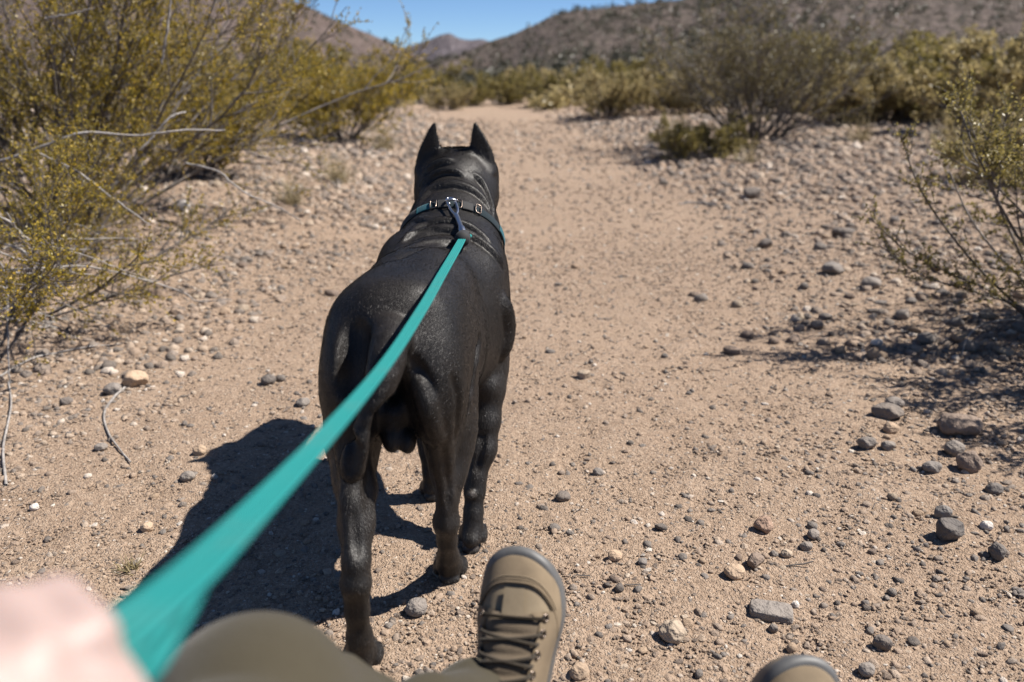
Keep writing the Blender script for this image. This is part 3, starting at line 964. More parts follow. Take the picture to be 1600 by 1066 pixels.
# counted pebbles, one by one, over the visible ground
PROTO = {}
def proto(kind, m):
    if kind not in PROTO:
        PROTO[kind] = []
        for v in range(7):
            r = np.random.default_rng(900 + v)
            V, F = stone_shape(300 + v, 2, (0.5, r.uniform(0.34, 0.46), r.uniform(0.2, 0.34)), 0.9 if v % 2 else 0.5, 0.2)
            PROTO[kind].append(mesh_np(kind + '_pebble', V, F, m))
    return PROTO[kind]

KINDS_M = {'grey': M_GREY, 'dark': M_DGREY, 'tan': M_TAN, 'brown': M_BROWN, 'pale': M_PALE}
ZONES = [   # name, pixel window, how many, size range m, label text, group
    ('trail', (820, 560, 1600, 1060), 74, (0.012, 0.024), 'pebble', '{} pebbles on the trail right of the dog'),
    ('left', (20, 520, 520, 900), 24, (0.014, 0.026), 'pebble', '{} pebbles on the sand left of the dog'),
    ('bank', (1080, 290, 1600, 560), 84, (0.035, 0.075), 'cobble', '{} cobbles on the right bank'),
    ('lbank', (300, 270, 640, 520), 46, (0.03, 0.06), 'cobble', '{} cobbles on the left slope'),
    ('mid', (790, 300, 1100, 560), 14, (0.02, 0.04), 'pebble', '{} pebbles on the trail ahead'),
]
WORD = {'grey': 'small grey', 'dark': 'small dark grey', 'tan': 'small tan', 'brown': 'small brown', 'pale': 'small pale'}
rr = np.random.default_rng(31)
COUNTED = []
for zn, (x0, y0, x1, y1), cnt, (s0, s1), lab, grp in ZONES:
    n = 0
    while n < cnt:
        px, py = rr.uniform(x0, x1), rr.uniform(y0, y1)
        p, t = on_ground(px, py)
        W = rr.uniform(s0, s1) * (1.0 if rr.random() < 0.8 else 1.35)
        if any((p[0] - a) ** 2 + (p[1] - b) ** 2 < (0.6 * (W + c)) ** 2 for a, b, c in TAKEN):
            continue
        if zn == 'left' and p[0] > -0.42 and p[1] < 2.4:
            continue
        k = rr.choice(['grey', 'dark', 'tan', 'brown', 'pale'], p=[0.38, 0.14, 0.22, 0.17, 0.09])
        o = link('pebble', proto(k, KINDS_M[k])[rr.integers(7)], category=lab, group=grp.format(WORD[k]))
        o.scale = (W, W, W * rr.uniform(0.8, 1.2))
        o.rotation_euler = (rr.normal(0, 0.15), rr.normal(0, 0.15), rr.uniform(0, 6.28))
        o.location = (p[0], p[1], float(ground_z(p[0], p[1])) - 0.12 * W)
        TAKEN.append((p[0], p[1], W))
        COUNTED.append((o, px, py, WORD[k], lab))
        n += 1

SHORT = ['large flat grey slab', 'pale cream stone', 'reddish blocky stone', 'brown angular stone', 'half buried tan stone', 'dark angular cobble', 'grey cobble above the angular one', 'dark egg shaped stone', 'rough round brown stone', 'grey cobble touching the round brown stone', 'broad flat brown rock', 'low dark slab', 'smooth grey stone over the slab', 'orange tan stone', 'larger paired grey stone', 'smaller paired grey stone', 'smooth grey stone left of the brown one', 'speckled grey stone by the boot', 'little stone by the left hind paw', 'grey pebble left of the dog shadow', 'tan pebble at the shadow tip', 'rounded tan stone by the twig', 'flat grey stone by the twig', 'dark pebble left of the twig', 'grey pebble by the lower twig', 'larger smooth pebble left of the dog', 'smaller smooth pebble left of the dog', 'lone pebble by the dog thigh', 'little tan pebble left of the shadow', 'tiny whitish pebble at far left', 'dark pebble right of the fore paw', 'pale chip in mid trail', 'tan pebble right of the boot toe', 'tan stone beside the boot heel', 'dark pebble above the lower boot', 'grey pebble touching the lower boot', 'tiny dark pebble under the slab', 'white chip at the slab end', 'light pebble right of the reddish stone', 'pebble below the light one', 'buff pebble by the brown stone', 'whitish pebble right of the cobbles', 'grey cobble at the right edge', 'dark stone at the top of the bank', 'flat dark stone by the shoots', 'cobble under the lowest sprays', 'light cobble left of the spray', 'dark wedge at the trail edge', 'white stone under the left shrub', 'dark pebble above the shrub shadow', 'pale stone in the shrub shadow', 'pebble in front of the right shrub', 'upper pebble right of the fore paw', 'small pebble between boot and brown stone']
NTH = ['', 'second ', 'third ', 'fourth ', 'fifth ', 'sixth ', 'seventh ', 'eighth ', 'ninth ', 'tenth ', 'eleventh ', 'twelfth ', 'thirteenth ', 'fourteenth ', 'fifteenth ']
_lab = {}
for o, px, py, w, kind in COUNTED:                      # each is told by the nearest stone that stands out
    d = [((px - q[0]) ** 2 + (2.0 * (py - q[1])) ** 2) ** 0.5 for q in NOTABLE]
    j = int(np.argmin(d))
    dx, dy = px - NOTABLE[j][0], 2.0 * (py - NOTABLE[j][1])
    side = ('right of' if dx > 0 else 'left of') if abs(dx) > abs(dy) else ('in front of' if dy > 0 else 'beyond')
    _lab.setdefault((w, kind, side, j), []).append((d[j], o))
for (w, kind, side, j), lst in _lab.items():
    lst.sort(key=lambda q: q[0])
    for k, (_, o) in enumerate(lst):
        near = 'nearest ' if k == 0 and len(lst) > 1 else NTH[min(k, 14)]
        o['label'] = '%s%s %s %s the %s' % (near, w, kind, side, SHORT[j])

# everything smaller: gravel and grit nobody could count, instanced on points
def scatter(name, pts, scl, kind_seed, mat, sub, flat):
    n = len(pts)
    me = bpy.data.meshes.new(name)
    me.vertices.add(n)
    me.vertices.foreach_set('co', np.asarray(pts, np.float32).ravel())
    a = me.attributes.new('sz', 'FLOAT', 'POINT')
    a.data.foreach_set('value', np.asarray(scl, np.float32))
    r = np.random.default_rng(kind_seed)
    b = me.attributes.new('rt', 'FLOAT_VECTOR', 'POINT')
    b.data.foreach_set('vector', np.c_[r.normal(0, 0.28, n), r.normal(0, 0.28, n), r.uniform(0, 6.28, n)].astype(np.float32).ravel())
    o = link(name, me, kind='stuff')
    ng = bpy.data.node_groups.new(name, 'GeometryNodeTree')
    ng.interface.new_socket('Geometry', in_out='INPUT', socket_type='NodeSocketGeometry')
    ng.interface.new_socket('Geometry', in_out='OUTPUT', socket_type='NodeSocketGeometry')
    N, L = ng.nodes, ng.links
    gi, go = N.new('NodeGroupInput'), N.new('NodeGroupOutput')
    g2i = N.new('GeometryNodeGeometryToInstance')
    for v in range(7):
        q = N.new('GeometryNodeMeshIcoSphere')
        q.inputs['Radius'].default_value = 0.5
        q.inputs['Subdivisions'].default_value = sub
        nz = N.new('ShaderNodeTexNoise')
        nz.noise_dimensions = '4D'
        nz.inputs['Scale'].default_value = 2.6
        nz.inputs['Detail'].default_value = 2.0
        nz.inputs['W'].default_value = v * 7.3 + kind_seed
        sb = N.new('ShaderNodeVectorMath')
        sb.operation = 'SUBTRACT'
        L.new(nz.outputs['Color'], sb.inputs[0])
        sb.inputs[1].default_value = (0.5, 0.5, 0.5)
        sc = N.new('ShaderNodeVectorMath')
        sc.operation = 'SCALE'
        L.new(sb.outputs[0], sc.inputs[0])
        sc.inputs['Scale'].default_value = 0.85
        sp = N.new('GeometryNodeSetPosition')
        L.new(q.outputs[0], sp.inputs[0])
        L.new(sc.outputs[0], sp.inputs['Offset'])
        tr = N.new('GeometryNodeTransform')
        L.new(sp.outputs[0], tr.inputs[0])
        tr.inputs['Scale'].default_value = (1, 0.6 + 0.05 * v, flat * (0.75 + 0.09 * v))
        if sub >= 2:
            sm = N.new('GeometryNodeSetShadeSmooth')
            L.new(tr.outputs[0], sm.inputs[0])
            tr = sm
        ma = N.new('GeometryNodeSetMaterial')
        L.new(tr.outputs[0], ma.inputs[0])
        ma.inputs['Material'].default_value = mat
        L.new(ma.outputs[0], g2i.inputs[0])
    iop = N.new('GeometryNodeInstanceOnPoints')
    L.new(gi.outputs[0], iop.inputs['Points'])
    L.new(g2i.outputs[0], iop.inputs['Instance'])
    iop.inputs['Pick Instance'].default_value = True
    rv = N.new('FunctionNodeRandomValue')
    rv.data_type = 'INT'
    rv.inputs[4].default_value = 0
    rv.inputs[5].default_value = 6
    L.new(rv.outputs[2], iop.inputs['Instance Index'])
    def na(nm, typ):
        x = N.new('GeometryNodeInputNamedAttribute')
        x.data_type = typ
        x.inputs[0].default_value = nm
        return x.outputs[0]
    L.new(na('rt', 'FLOAT_VECTOR'), iop.inputs['Rotation'])
    L.new(na('sz', 'FLOAT'), iop.inputs['Scale'])
    L.new(iop.outputs[0], go.inputs[0])
    md = o.modifiers.new('scatter', 'NODES')
    md.node_group = ng
    return o

def sown(n, y0, y1, seed, dens, power=1.0):
    """points inside the view wedge (a little wider), kept with probability dens(x, y)"""
    r = np.random.default_rng(seed)
    u = r.random(n)
    y = y0 * (y1 / y0) ** (u ** power)
    x = r.uniform(-1, 1, n) * (0.78 * y + 0.7)
    wide = r.random(n) < 0.3
    x = np.where(wide, x * np.where(y < 9, 1.7, 1.25), x)
    keep = r.random(n) < dens(x, y)
    return x[keep], y[keep]

r_ = np.random.default_rng(77)
lum = lambda x, y: np.clip(0.5 + 0.9 * fbm(x, y, 1.3, 3, 91), 0.05, 1)
# grit, 2-6 mm
x, y = sown(210000, 0.75, 5.0, 5, lambda x, y: lum(x, y) * 0.95, 0.9)
sz = 0.0022 * (1 + 2.4 * r_.random(len(x)) ** 3) * np.maximum(1, y / 2.2)
M_GRIT = mat_stone('grit', stops=[(0.0, (0.13, 0.105, 0.09)), (0.2, (0.24, 0.185, 0.145)), (0.5, (0.36, 0.262, 0.19)), (0.8, (0.42, 0.31, 0.225)), (0.95, (0.5, 0.41, 0.32)), (1, (0.7, 0.65, 0.58))])
scatter('grit', np.c_[x, y, ground_z(x, y) + sz * 0.12], sz * 1.5, 3, M_GRIT, 1, 0.6)
# flat chips of the same rock as the sand
x, y = sown(110000, 0.8, 20.0, 16, lambda x, y: lum(x + 3, y + 5) * 0.8, 0.9)
sz = 0.0045 * (1 + 2.0 * r_.random(len(x)) ** 2.5) * np.maximum(1, y / 2.8)
scatter('sand_chips', np.c_[x, y, ground_z(x, y) + sz * 0.12], sz * 1.5, 13, M_GRIT, 1, 0.45)
# fine gravel, 5-14 mm
x, y = sown(95000, 0.8, 18.0, 6, lambda x, y: lum(x + 9, y) * (0.28 + 0.84 * bank(x, y) + 0.35 * sstep(0.4, 1.2, x) * sstep(4, 1.5, y)), 0.9)
sz = 0.006 * (1 + 1.7 * r_.random(len(x)) ** 3) * np.maximum(1, y / 3.2)
scatter('fine_gravel', np.c_[x, y, ground_z(x, y) + sz * 0.1], sz * 1.4, 4, M_ST_MIX, 2, 0.6)
M_BANK = mat_stone('bank_stone', stops=[(0.0, (0.10, 0.09, 0.082)), (0.14, (0.17, 0.15, 0.135)), (0.3, (0.24, 0.2, 0.17)), (0.5, (0.32, 0.245, 0.19)), (0.75, (0.38, 0.28, 0.205)), (0.92, (0.45, 0.36, 0.28)), (1.0, (0.6, 0.53, 0.46))])
# gravel and cobbles of the banks and of the trail edges
x, y = sown(115000, 1.6, 26.0, 8, lambda x, y: (0.03 + 0.97 * bank(x, y)) * np.clip(0.55 + 0.8 * fbm(x, y, 0.8, 3, 14), 0.1, 1), 0.85)
sz = (0.013 + 0.046 * r_.random(len(x)) ** 3.2) * np.clip(y / 5, 0.8, 2.4)
near_bare = (bank(x, y) < 0.35) | (y < 2.6)
sz = np.where(near_bare, np.minimum(sz, 0.02), sz)
scatter('bank_gravel', np.c_[x, y, ground_z(x, y) + sz * 0.08], sz * 1.15, 9, M_BANK, 2, 0.6)
# ------------------------------------------------------------------ creosote shrubs
M_LEAF = mat_leaf('creosote_leaf', (0.11, 0.095, 0.016), (0.31, 0.24, 0.032), (0.62, 0.42, 0.055), 0.48)
M_LEAF_DULL = mat_leaf('dull_olive_leaf', (0.11, 0.1, 0.032), (0.25, 0.205, 0.065), (0.4, 0.32, 0.1), 0.45)
M_LEAF_GOLD = mat_leaf('golden_olive_leaf', (0.2, 0.165, 0.075), (0.40, 0.325, 0.155), (0.56, 0.46, 0.24), 0.48)
M_STEM = mat_bark('dark_creosote_stem', (0.06, 0.052, 0.047), (0.19, 0.165, 0.15))
M_BARE = mat_bark('weathered_grey_wood', (0.2, 0.18, 0.165), (0.4, 0.37, 0.345))
M_LEAF_DARK = mat_leaf('brown_olive_leaf', (0.07, 0.062, 0.024), (0.16, 0.13, 0.05), (0.27, 0.215, 0.075), 0.4)
M_STRAW = mat_leaf('dry_straw', (0.2, 0.155, 0.08), (0.36, 0.29, 0.16), (0.5, 0.42, 0.26), 0.25)


def grow(base, d, L, P, r, bend, up=0.0):
    """(N) curved shoots: base (N,3), direction d (N,3), length L (N)"""
    N = len(base)
    pts = np.zeros((N, P, 3))
    pts[:, 0] = base
    step = (L / (P - 1))[:, None]
    for i in range(1, P):
        d = unit(d + r.normal(0, bend, (N, 3)) + np.array([0, 0, up]))
        pts[:, i] = pts[:, i - 1] + d * step
    return pts, d

def pick(paths, idx, t):
    P = paths.shape[1]
    f = t * (P - 1)
    i = np.minimum(f.astype(int), P - 2)
    f = (f - i)[:, None]
    a, b = paths[idx, i], paths[idx, i + 1]
    return a * (1 - f) + b * f, unit(b - a)

def shrub_mesh(seed, H, spread=0.9, stems=16, br=9, tw=7, lf=16, leaf=0.011, lean=(0, 0, 0), stem_r=0.011, sides=5, foot=0.16, bare_low=0.25, az=None, fat=1.0):
    r = np.random.default_rng(seed)
    n = stems
    a = r.uniform(0, 2 * np.pi, n) if az is None else r.uniform(az[0], az[1], n)
    th = spread * np.sqrt(r.uniform(0.02, 1.0, n))
    d = np.stack([np.cos(a) * np.sin(th), np.sin(a) * np.sin(th), np.cos(th)], 1) + np.array(lean)
    d = unit(d)
    base = np.c_[np.cos(a) * foot * r.random(n), np.sin(a) * foot * r.random(n), np.full(n, -0.03)]
    L = H * r.uniform(0.72, 1.08, n) / np.maximum(np.cos(th), 0.62) * (1 - 0.18 * (th / spread))
    S, _ = grow(base, d, L, 9, r, 0.085, 0.035)
    ssr = stem_r * r.uniform(0.6, 1.2, n)
    SR = ssr[:, None] * np.linspace(1, 0.28, 9)[None, :]
    ib = np.repeat(np.arange(n), br)
    tb = r.uniform(bare_low, 0.98, len(ib))
    pb, db = pick(S, ib, tb)
    d2 = unit(db + unit(r.normal(0, 1, db.shape)) * 0.75)
    LB = L[ib] * r.uniform(0.22, 0.42, len(ib)) * (1.15 - 0.7 * tb)
    B, _ = grow(pb, d2, LB, 6, r, 0.12, 0.05)
    BR = (ssr[ib] * 0.42)[:, None] * np.linspace(1, 0.35, 6)[None, :]
    it = np.repeat(np.arange(len(ib)), tw)
    tt = r.uniform(0.2, 1.0, len(it))
    pt, dt = pick(B, it, tt)
    d3 = unit(dt + unit(r.normal(0, 1, dt.shape)) * 0.8)
    LT = r.uniform(0.08, 0.2, len(it)) * (0.5 + 0.5 * min(H, 1.6) / 1.6)
    Tw, _ = grow(pt, d3, LT, 4, r, 0.14, 0.06)
    TR = np.full((len(it), 4), stem_r * 0.13) * np.linspace(1, 0.6, 4)[None, :]
    wood = merge([tubes(S, SR, sides), tubes(B, BR, 4), tubes(Tw, TR, 3)])
    # leaves in pairs along every twig
    il = np.repeat(np.arange(len(it)), lf)
    tl = r.uniform(0.15, 1.0, len(il))
    pl, dl = pick(Tw, il, tl)
    out = unit(dl * 0.7 + unit(r.normal(0, 1, dl.shape)))
    side = unit(np.cross(out, unit(r.normal(0, 1, dl.shape))))
    ll = leaf * r.uniform(0.6, 1.25, len(il))[:, None]
    ww = ll * 0.27 * fat
    V = np.stack([pl, pl + out * ll * 0.5 + side * ww, pl + out * ll, pl + out * ll * 0.5 - side * ww], 1).reshape(-1, 3)
    F = np.arange(len(V)).reshape(-1, 4)
    tint = np.repeat(np.clip(r.normal(0.5, 0.2, len(il)) + (r.random(len(il)) < 0.05) * 0.5, 0, 1), 4)
    return wood, (V, F, tint)

def shrub(label, p, args, leafmat=M_LEAF, rot=0.0, scale=1.0, group=None, stemmat=M_STEM, name='creosote_shrub', cat='shrub', share=None):
    t = thing(name, label, cat, (p[0], p[1], float(ground_z(p[0], p[1]))), group)
    t.rotation_euler = (0, 0, rot)
    t.scale = (scale,) * 3
    if share is None:
        (wv, wf), (V, F, tint) = shrub_mesh(**args)
        share = (mesh_np('stems', wv, wf, stemmat), mesh_np('foliage', V, F, leafmat, smooth=False, attrs={'tint': tint}))
    link('stems', share[0], t)
    link('foliage', share[1], t, kind='stuff')
    return t, share

def foot(px, py):
    return on_ground(px, py)[0]

# left foreground
lp = np.array([-2.6, 4.7, 0])
big_left, sh_big = shrub('tall yellow-green creosote shrub filling the upper left corner', lp,
    dict(seed=11, H=1.75, spread=1.1, stems=38, br=16, tw=9, lf=24, leaf=0.0145, stem_r=0.012, lean=(0.15, -0.06, 0), bare_low=0.15))
low_left, _ = shrub('low sprawling shrub under the tall left one, with bare grey branches reaching toward the trail', (-2.15, 3.25, 0),
    dict(seed=12, H=0.78, spread=1.3, stems=26, br=11, tw=7, lf=20, leaf=0.011, stem_r=0.008, lean=(0.12, -0.08, 0), bare_low=0.3))
mid_left, _ = shrub('creosote shrub halfway up the left slope behind the tall one', (-2.75, 6.9, 0),
    dict(seed=13, H=1.08, spread=1.0, stems=30, br=13, tw=8, lf=18, leaf=0.019, stem_r=0.012, sides=4, bare_low=0.15))
edge_left, _ = shrub('rounded olive shrub at the left trail edge beyond the left ear of the dog', (-2.35, 11.4, 0),
    dict(seed=14, H=1.25, spread=1.1, stems=30, br=13, tw=7, lf=14, leaf=0.028, stem_r=0.014, sides=4, bare_low=0.12, fat=1.2), M_LEAF)

def bare_branch(pts, r0, r1, parent):
    P = smooth_path(np.array(pts), 26) - np.array(parent.location)
    P += RNG.normal(0, 0.0016, P.shape)
    V, Q = tubes(P[None], np.linspace(r0, r1, 26)[None], 7)
    return link('bare_branch', mesh_np('bare_branch', V, Q, M_BARE), parent)

bpy.context.view_layer.update()
def px_path(rows):
    return [at_y(*r) for r in rows]
for rows, a, b in (
    ([(-60, 268, 3.3), (0, 252, 3.3), (70, 228, 3.32), (130, 208, 3.35), (215, 212, 3.4), (290, 203, 3.45), (352, 204, 3.5)], 0.0085, 0.003),
    ([(60, 240, 3.3), (120, 268, 3.2), (170, 305, 3.1), (205, 330, 3.0), (235, 352, 3.0)], 0.005, 0.002),
    ([(290, 255, 3.5), (340, 268, 3.45), (380, 300, 3.4), (430, 322, 3.4), (470, 345, 3.4)], 0.005, 0.0022),
    ([(-40, 425, 2.9), (60, 420, 2.95), (130, 416, 3.0), (200, 430, 3.05), (280, 455, 3.1), (310, 470, 3.12), (362, 468, 3.15)], 0.0055, 0.002),
    ([(-20, 372, 2.9), (40, 395, 2.9), (70, 440, 2.9), (100, 470, 2.9)], 0.005, 0.003),
    ([(-20, 330, 2.8), (20, 352, 2.85), (60, 395, 2.9), (85, 440, 2.9), (105, 470, 2.9)], 0.0045, 0.002),
    ([(-10, 390, 2.7), (10, 440, 2.7), (12, 520, 2.6), (14, 580, 2.55), (16, 640, 2.5)], 0.004, 0.002),
    ([(220, 235, 3.7), (265, 185, 3.75), (290, 175, 3.8)], 0.006, 0.004),
    ([(252, 100, 4.0), (262, 40, 4.0), (268, -10, 4.0)], 0.0065, 0.004),
    ([(70, 30, 3.9), (110, 22, 3.9), (150, 12, 3.9)], 0.006, 0.003)):
    bare_branch(px_path(rows), a, b, low_left if rows[0][1] > 300 else big_left)
rb = np.random.default_rng(88)
for k in range(16):                                      # more dry grey twigs tangled low on the left
    x0, y0 = rb.uniform(-50, 60), rb.uniform(330, 560)
    x1, y1 = x0 + rb.uniform(80, 260), y0 + rb.uniform(-40, 110)
    ya = rb.uniform(2.6, 3.2)
    bow = rb.uniform(-45, 20)
    bare_branch(px_path([(x0 + (x1 - x0) * f, y0 + (y1 - y0) * f + bow * math.sin(math.pi * f) + rb.normal(0, 5), ya + 0.25 * f) for f in (0, 0.25, 0.5, 0.75, 1)]), rb.uniform(0.0025, 0.0045), 0.0012, low_left)

# right foreground: shoots with small leaves reaching in from the right
rp = np.array([2.4, 2.8, 0])
right_near, _ = shrub('sparse creosote shrub reaching in at the right edge with slender leafy shoots', rp,
    dict(seed=21, H=0.84, spread=1.05, stems=30, br=12, tw=9, lf=24, leaf=0.015, stem_r=0.009, lean=(0.02, -0.06, 0), bare_low=0.2), M_LEAF_DULL)
def leafy_shoot(rows, r0, parent, seed, mat, leaves=True, tw=26):
    r = np.random.default_rng(seed)
    P = smooth_path(np.array(px_path(rows)), 24) - np.array(parent.location)
    S = P[None]
    parts = [tubes(S, np.linspace(r0, r0 * 0.3, 24)[None], 6)]
    st = link('stem', None, None) if False else None
    if leaves:
        i0 = np.zeros(tw, int)
        t = r.uniform(0.25, 1.0, tw)
        p, d = pick(S, i0, t)
        Tw, _ = grow(p, unit(d + unit(r.normal(0, 1, d.shape)) * 0.7), r.uniform(0.04, 0.13, tw), 4, r, 0.12, 0.08)
        parts.append(tubes(Tw, np.full((tw, 4), 0.0012), 3))
        il = np.repeat(np.arange(tw), 20)
        pl, dl = pick(Tw, il, r.uniform(0.1, 1, len(il)))
        out = unit(dl * 0.8 + unit(r.normal(0, 1, dl.shape)))
        side = unit(np.cross(out, unit(r.normal(0, 1, dl.shape))))
        ll = 0.0125 * r.uniform(0.6, 1.25, len(il))[:, None]
        V = np.stack([pl, pl + out * ll * 0.5 + side * ll * 0.25, pl + out * ll, pl + out * ll * 0.5 - side * ll * 0.25], 1).reshape(-1, 3)
        link('leaves', mesh_np('leaves', V, np.arange(len(V)).reshape(-1, 4), mat, smooth=False,
             attrs={'tint': np.repeat(np.clip(r.normal(0.5, 0.2, len(il)), 0, 1), 4)}), parent, kind='stuff')
    V, Q = merge(parts)
    link('shoot', mesh_np('shoot', V, Q, M_STEM if leaves else M_BARE), parent)
for k, (rows, r0, lv, tw) in enumerate((
    ([(1640, 515, 3.3), (1600, 412, 3.2), (1560, 320, 3.15), (1530, 230, 3.1), (1500, 158, 3.1)], 0.006, True, 40),
    ([(1640, 520, 3.2), (1560, 450, 3.0), (1500, 385, 2.95), (1440, 300, 2.9), (1408, 215, 2.9)], 0.006, True, 40),
    ([(1640, 525, 3.2), (1590, 480, 3.0), (1520, 455, 2.9), (1440, 430, 2.85), (1372, 382, 2.8)], 0.006, True, 44),
    ([(1640, 525, 3.2), (1560, 462, 3.0), (1490, 430, 2.9), (1420, 395, 2.85), (1364, 345, 2.8)], 0.005, True, 40),
    ([(1640, 480, 3.2), (1600, 440, 3.1), (1548, 385, 3.05), (1510, 330, 3.0), (1485, 270, 3.0)], 0.0065, False, 0),
    ([(1660, 400, 3.3), (1620, 330, 3.3), (1590, 255, 3.3), (1572, 195, 3.3)], 0.005, True, 30),
    ([(1640, 520, 3.1), (1590, 500, 2.95), (1530, 510, 2.85), (1505, 545, 2.8), (1508, 600, 2.75)], 0.005, False, 0),
    ([(1640, 510, 3.1), (1580, 495, 3.0), (1520, 490, 2.9), (1475, 505, 2.85), (1465, 530, 2.8)], 0.003, False, 0))):
    leafy_shoot(rows, r0, right_near, 60 + k, M_LEAF_DULL, lv, tw)

# right, middle distance
tall_right, _ = shrub('big bare-stemmed creosote shrub with a dark base standing right of the trail', foot(1178, 218),
    dict(seed=31, H=1.62, spread=0.98, stems=70, br=11, tw=6, lf=9, leaf=0.025, stem_r=0.014, sides=4, foot=0.32, bare_low=0.32), M_LEAF_DARK)
low_right, _ = shrub('low dark green bush leaning on the ground in front of the big bare-stemmed shrub', foot(1092, 246),
    dict(seed=32, H=0.42, spread=1.3, stems=28, br=9, tw=7, lf=15, leaf=0.022, stem_r=0.009, sides=4, foot=0.25, bare_low=0.2), M_LEAF_DULL)

# beyond: one prototype of each kind, then copies
_, FAR_A = shrub('rounded olive shrub at the far end of the trail, right of where the trail vanishes', foot(948, 187),
    dict(seed=41, H=0.9, spread=1.2, stems=28, br=10, tw=7, lf=11, leaf=0.042, stem_r=0.016, sides=4, foot=0.3, bare_low=0.12, fat=1.3), M_LEAF_GOLD, group='shrubs beyond the trail')
_, FAR_B = shrub('dark green shrub behind the far end of the trail, straight above the dog head', foot(790, 163),
    dict(seed=42, H=1.05, spread=1.15, stems=28, br=10, tw=7, lf=11, leaf=0.046, stem_r=0.018, sides=4, foot=0.4, bare_low=0.1, fat=1.3), M_LEAF_DULL, group='shrubs beyond the trail')
FAR = [  # px, py of the foot, height scale, prototype, label
    (1310, 192, 1.0, 'a', 'golden olive shrub directly right of the big bare-stemmed shrub'),
    (1385, 190, 1.1, 'a', 'golden olive shrub in the middle of the row on the right bank'),
    (1450, 187, 1.15, 'a', 'golden olive shrub in the right bank row, above the leafy shoots'),
    (1520, 192, 1.15, 'b', 'darker shrub near the right end of the row on the right bank'),
    (1590, 205, 1.35, 'a', 'tall golden shrub at the right end of the right bank row'),
    (1570, 285, 0.55, 'a', 'small olive shrub behind the leafy shoots at the right edge'),
    (1250, 178, 1.0, 'b', 'dark shrub just behind the big bare-stemmed shrub'),
    (1070, 178, 1.05, 'a', 'olive shrub behind the low dark green bush on the right'),
    (1010, 172, 1.0, 'b', 'dark shrub between the far rounded shrub and the big bare-stemmed one'),
    (860, 164, 0.95, 'b', 'dark shrub left of the rounded far shrub where the trail bends'),
    (900, 160, 1.1, 'a', 'olive shrub peeping over the rounded far shrub'),
    (735, 166, 0.8, 'b', 'dark shrub at the bend of the trail above the left ear of the dog'),
    (700, 172, 0.75, 'a', 'small olive shrub at the left side of the trail bend'),
    (660, 163, 1.3, 'b', 'dark shrub behind the rounded left edge shrub'),
    (560, 175, 1.2, 'a', 'olive shrub far back on the left behind the nearer ones'),
    (450, 185, 1.25, 'b', 'dark far shrub on the left showing between branches'),
    (330, 190, 1.2, 'a', 'olive far shrub behind the tall left shrub'),
    (1150, 165, 1.2, 'a', 'pale olive shrub far behind the big bare-stemmed shrub'),
    (1345, 170, 1.4, 'b', 'dark far shrub showing above the right bank row'),
    (1480, 168, 1.5, 'a', 'golden far shrub showing above the right bank row'),
    (960, 150, 1.3, 'b', 'dark shrub at the foot of the right hill'),
    (830, 148, 1.3, 'a', 'olive shrub at the foot of the right hill above the trail bend'),
]
for k, (px, py, s, kd, lab) in enumerate(FAR):
    shrub(lab, foot(px, py), None, rot=1.7 * k, scale=s, group='shrubs beyond the trail', share=FAR_A if kd == 'a' else FAR_B)

# far scrub: plain and hillsides, one mass
def scrub(name, pts, size, mat, seed, per=26):
    r = np.random.default_rng(seed)
    n = len(pts)
    c = np.repeat(pts, per, 0)
    s = np.repeat(size, per)[:, None]
    off = r.normal(0, 1, (len(c), 3))
    off = off / np.linalg.norm(off, axis=1, keepdims=True) * r.random((len(c), 1)) ** 0.4
    off[:, 2] = np.abs(off[:, 2])
    p = c + off * s * np.array([0.5, 0.5, 0.75])
    u = unit(r.normal(0, 1, p.shape))
    w = unit(np.cross(u, r.normal(0, 1, p.shape)))
    k = s * 0.11
    V = np.stack([p - u * k, p + w * k * 0.6, p + u * k, p - w * k * 0.6], 1).reshape(-1, 3)
    tint = np.repeat(np.clip(r.normal(0.45, 0.2, n), 0, 1).repeat(per) + r.normal(0, 0.1, n * per), 4)
    link(name, mesh_np(name, V, np.arange(len(V)).reshape(-1, 4), mat, smooth=False, attrs={'tint': np.clip(tint, 0, 1)}), kind='stuff')

r = np.random.default_rng(5)
n = 3600
y = 24 * (120 / 24) ** r.random(n)
x = r.uniform(-1, 1, n) * 0.75 * y
ok = np.abs(x - trail_x(y)) > trail_w(y) + 0.5
x, y = x[ok], y[ok]
scrub('plain_scrub', np.c_[x, y, ground_z(x, y)], r.uniform(0.35, 1.0, len(x)), M_LEAF_GOLD, 6, 60)
M_SCRUB = mat_leaf('hill_scrub_leaf', (0.035, 0.036, 0.02), (0.06, 0.058, 0.032), (0.1, 0.09, 0.055), 0.2)
hp, hs = [], []
for hi, (X, Y, Z, d0, d1) in enumerate(HILLS[:2]):
    m = 5200 if hi == 0 else 2600
    i = r.integers(0, 90, m)
    j = r.integers(0, X.shape[1], m)
    f, g = r.random(m), r.random(m)
    i2, j2 = np.minimum(i + 1, X.shape[0] - 1), np.minimum(j + 1, X.shape[1] - 1)
    lerp = lambda A: (A[i, j] * (1 - f) + A[i2, j] * f) * (1 - g) + (A[i, j2] * (1 - f) + A[i2, j2] * f) * g
    p = np.c_[lerp(X), lerp(Y), lerp(Z)]
    k = r.random(m) < np.clip(0.55 + 1.1 * fbm(p[:, 0], p[:, 1], 0.03, 3, 8), 0.1, 1)
    hp.append(p[k])
    hs.append(r.uniform(0.7, 2.2, k.sum()))
scrub('hillside_scrub', np.concatenate(hp), np.concatenate(hs), M_SCRUB, 9, 30)

